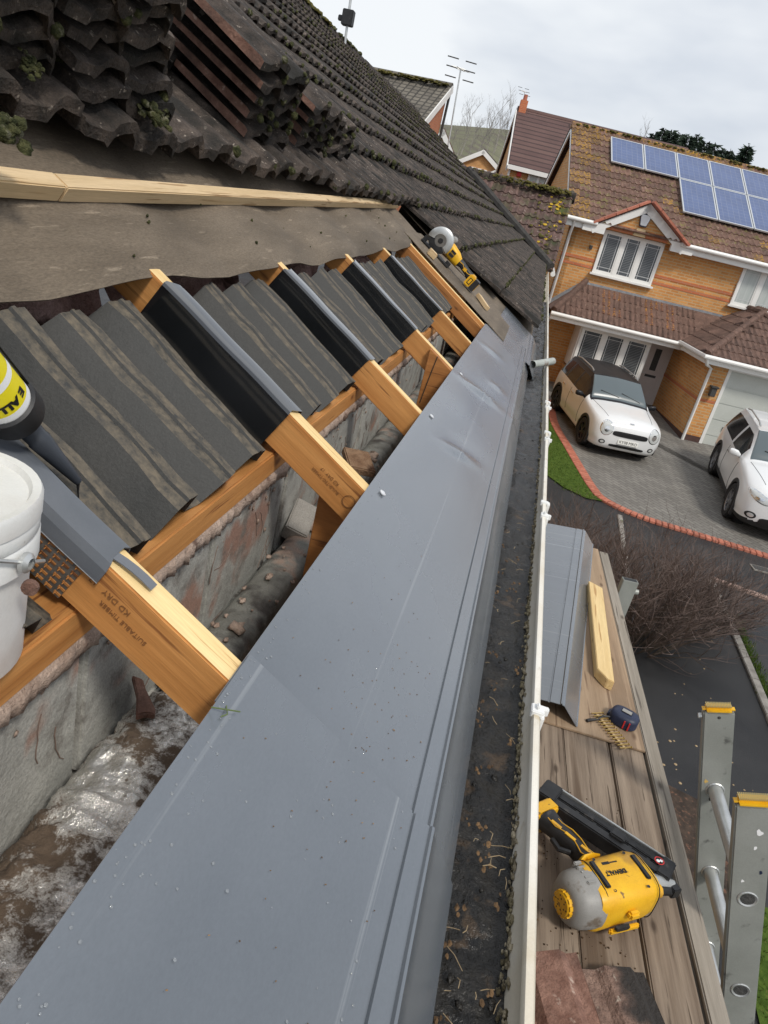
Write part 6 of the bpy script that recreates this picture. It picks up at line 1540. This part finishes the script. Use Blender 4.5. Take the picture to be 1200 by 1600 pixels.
# house far left, only its roof and gable show over our tiles
t, wm = gable_house('house', 'brick gabled house with mossy grey roof beyond the tiled slope', -16, -8.25, 6.0, 13.0, 1.9, 4.10, M['ftile2'], M['fbrick'], rot=rad(-15), mono=True)
b = MB(); 
for i in range(160): blob(b, wm @ V3((random.uniform(-12,-8.2),9.5+random.uniform(-.5,.1),4.16-random.random()*.1)), random.uniform(.05,.11), EZ, .4, i)
o = b.build('ridge_moss', M['ymoss'], None, t, smooth=50); tag(o, kind='stuff')
b = MB(); b.tube([V3((-8.15,9.45,3.9)),V3((-8.15,9.45,-1.5))], .05, 8); b.build('downpipe', M['iron'], wm, t)
r0 = ray(700,228); r1 = ray(720,108); kk = 30; f_ = r0*(kk/r0.y); e_ = r1*(kk/r1.y); aerial('roof_aerial', 'tall television aerial with crossbars on the gabled house', f_, e_, 1.1, 'yagi', .028)
r0 = ray(541,64); r1 = ray(553,-40); kk = 13.2; aerial('aerial_mast', 'thin pole with black amplifier box behind the mossy ridge', r0*(kk/r0.y)+V3((0,0,-.4)), r1*(kk/r1.y), 1, .55, .022)
# small white-barged gable and its neighbours further off
def facing_gable(label, u0, u1, v, zt, zb, roofmat, depth=8, half=True):
    um = (u0+u1)/2; t = thing('house', label, 'house', HM @ T(um,v,0)); wm2 = HM @ T(0,0,3.81)
    b = MB(); b.prism([(u0,-3),(u1,-3),(u1,zb),(um,zt),(u0,zb)], v, v+depth, 0, Matrix(((1,0,0,0),(0,0,1,0),(0,1,0,0),(0,0,0,1)))); b.build('wall', M['ubrick'], wm2, t, recalc=True)
    for sgn in (-1,1):
        ue = u0-.25 if sgn < 0 else u1+.25; k = (zt-zb)/(um-u0); a = V3((ue,v-.25,zb-.25*k)); c = V3((um,v-.25,zt+.06)); dd = c-a
        b = MB(); b.box(0,dd.length,-.04,.04,-.26,.04); b.build('bargeboard', M['upvc'], wm2 @ axes(a,dd), t)
        b = MB(); b.add([a+EZ*.06,c+EZ*.06,c+V3((0,depth,.06)),a+V3((0,depth,.06))], [(0,1,2,3)]); b.build('roof', roofmat, wm2, t, thick=.06)
    return t, wm2
M['darkroof'] = pmat('slate_dark_roof', (.05,.04,.038), (.085,.07,.065), scale=4, rough=.9)
t, wm2 = facing_gable('distant small brick gable with white bargeboards', -6.9, -3.9, 40, 4.6, 3.7, M['darkroof'])
b = MB(); b.box(-6.0,-4.8,39.95,40.0,2.3,3.4); wv = b.build('window', M['upvc'], wm2, t); b = MB(); b.box(-5.9,-4.9,39.93,39.96,2.4,3.3); b.build('pane', M['glassc'], wm2, wv)
t, wm2 = facing_gable('distant dark brown gable roof below the white barged one', -6.4, -2.6, 34, 3.1, 1.9, M['ptile'])
t, wm2 = facing_gable('distant brown sided gable next to the mossy grey roofed house', -9.4, -7.6, 30, 4.4, 3.3, M['ptile'])
facing_gable('distant dark roofed house behind the plum brown roof', -4.4, 2, 60, 5.6, 4.0, M['darkroof'])
b = MB()
# hill with hedges
M['hill'] = pmat('distant_green_hill', (.10,.10,.055), (.155,.15,.085), scale=.05, detail=8, rough=1, bump=0, c3=(.10,.085,.06), c3s=.12, c3t=.58)
rows = []
for i in range(14):
    y = 110+i*18; rows.append([V3((x,y,-3.3+ (i/13)**.8*44*(.72+.28*math.sin(x*.012+1))*(1 if x < -25 else max(.30,1-(x+25)/60)))) for x in range(-220,260,16)])
o = b.grid(rows, flip=False).build('hill', M['hill'], None, None, smooth=60); tag(o, kind='structure')
# bare trees
M['bark'] = pmat('hazed_bare_branches', (.22,.20,.18), (.32,.29,.26), scale=3, rough=.9, bump=0)  # distance haze is put into the colour as paler bark
def bare_tree(px, py_base, y, h, label, seed, group=None, mat='bark', wid=1.0):
    r0 = ray(px,py_base); p = r0*(y/r0.y); rr = random.Random(seed); t = thing('bare_tree', label, 'tree', T(*p), group); tr_ = MB(); cr = MB()
    def grow(q, d, L_, r, lev):
        pth = [q.copy()]; dd = d.normalized(); k = 4
        for i in range(k):
            dd = (dd+V3((rr.gauss(0,.10),rr.gauss(0,.10),.04))).normalized(); q = q+dd*(L_/k); pth.append(q.copy())
        (tr_ if lev == 0 else cr).tube(pth, [r*(1-.19*i) for i in range(k+1)], 4 if lev == 0 else 3, 0, False)
        if lev < 3:
            for i in range((9,6,5)[lev]):
                f = rr.uniform(.3,1) if lev == 0 else rr.uniform(.2,1); s = pth[0].lerp(pth[-1],f) if lev == 0 else rr.choice(pth[1:])
                a = rr.uniform(0,6.28); d2 = V3((math.cos(a)*.6*wid,math.sin(a)*.6*wid,.8)); grow(s, d2, L_*rr.uniform(.33,.5), r*.42, lev+1)
    grow(p-V3((0,0,1)), EZ, h, .016*h, 0); tr_.build('trunk', M[mat], None, t); cr.build('crown', M[mat], None, t)
for k,(px,py,h) in enumerate(((690,236,4),(722,232,6),(748,230,6.2),(775,228,6),(735,234,4.6),(790,222,5.6),(705,236,4.5),(762,232,5.2),(712,246,4.2),(730,248,4.0),(752,246,4.4),(770,246,4.4),(698,250,3.4))): bare_tree(px,py,120+k*2,h*1.0,'tall bare winter tree on the green hill behind the gables',k,'bare trees on the hill')
bare_tree(1000,232,110,3.2,'lone bare treetop rising over the mossy ridge',21)
bare_tree(1185,300,80,8.5,'bare trees showing right of the small conifer',22,'bare trees by the conifer'); bare_tree(1200,300,82,8.5,'bare trees showing right of the small conifer',23,'bare trees by the conifer')
# conifers
M['conifer'] = pmat('dark_conifer_needles', (.012,.026,.016), (.035,.058,.032), scale=2, rough=.9, bump=0, rnd=.25)
def conifer(px_top, py_top, y, h, r, label, seed, group=None):
    q = ray(px_top,py_top); top = q*(y/q.y); rr = random.Random(seed); base = top-V3((0,0,h)); t = thing('conifer', label, 'tree', T(*base), group)
    b = MB(); b.tube([base,top], [.18,.02], 6); b.build('trunk', M['twigd'], None, t); cr = MB()
    n = 2600
    for i in range(n):
        f = rr.random()**.7; z = h*(1-f); a = rr.uniform(0,6.28); R_ = r*(f**.7)*(.45+.55*rr.random())*(1+.25*math.sin(a*3+seed)+.2*math.sin(f*23)); c = base+V3((math.cos(a)*R_,math.sin(a)*R_,z+rr.gauss(0,.1)))
        d = V3((math.cos(a),math.sin(a),rr.uniform(-.5,.5)))*rr.uniform(.3,.6); s = V3((rr.gauss(0,1),rr.gauss(0,1),rr.gauss(0,1))).normalized()*.16
        cr.add([c-s,c+s,c+d], [(0,1,2)])
    cr.build('crown', M['conifer'], None, t)
for k,(px,py) in enumerate(((1022,208),(1038,203),(1050,206),(1064,210),(1078,212),(1092,216),(1105,222),(1118,226),(1132,234),(1141,240))): conifer(px,py+random.uniform(-3,3),70+random.uniform(-4,4),7,2.1,'dark conifer in the close row behind the mossy roof ridge',k,'row of conifers')
conifer(1170,229,70,6,1.3,'single small conifer apart from the dark row',31)
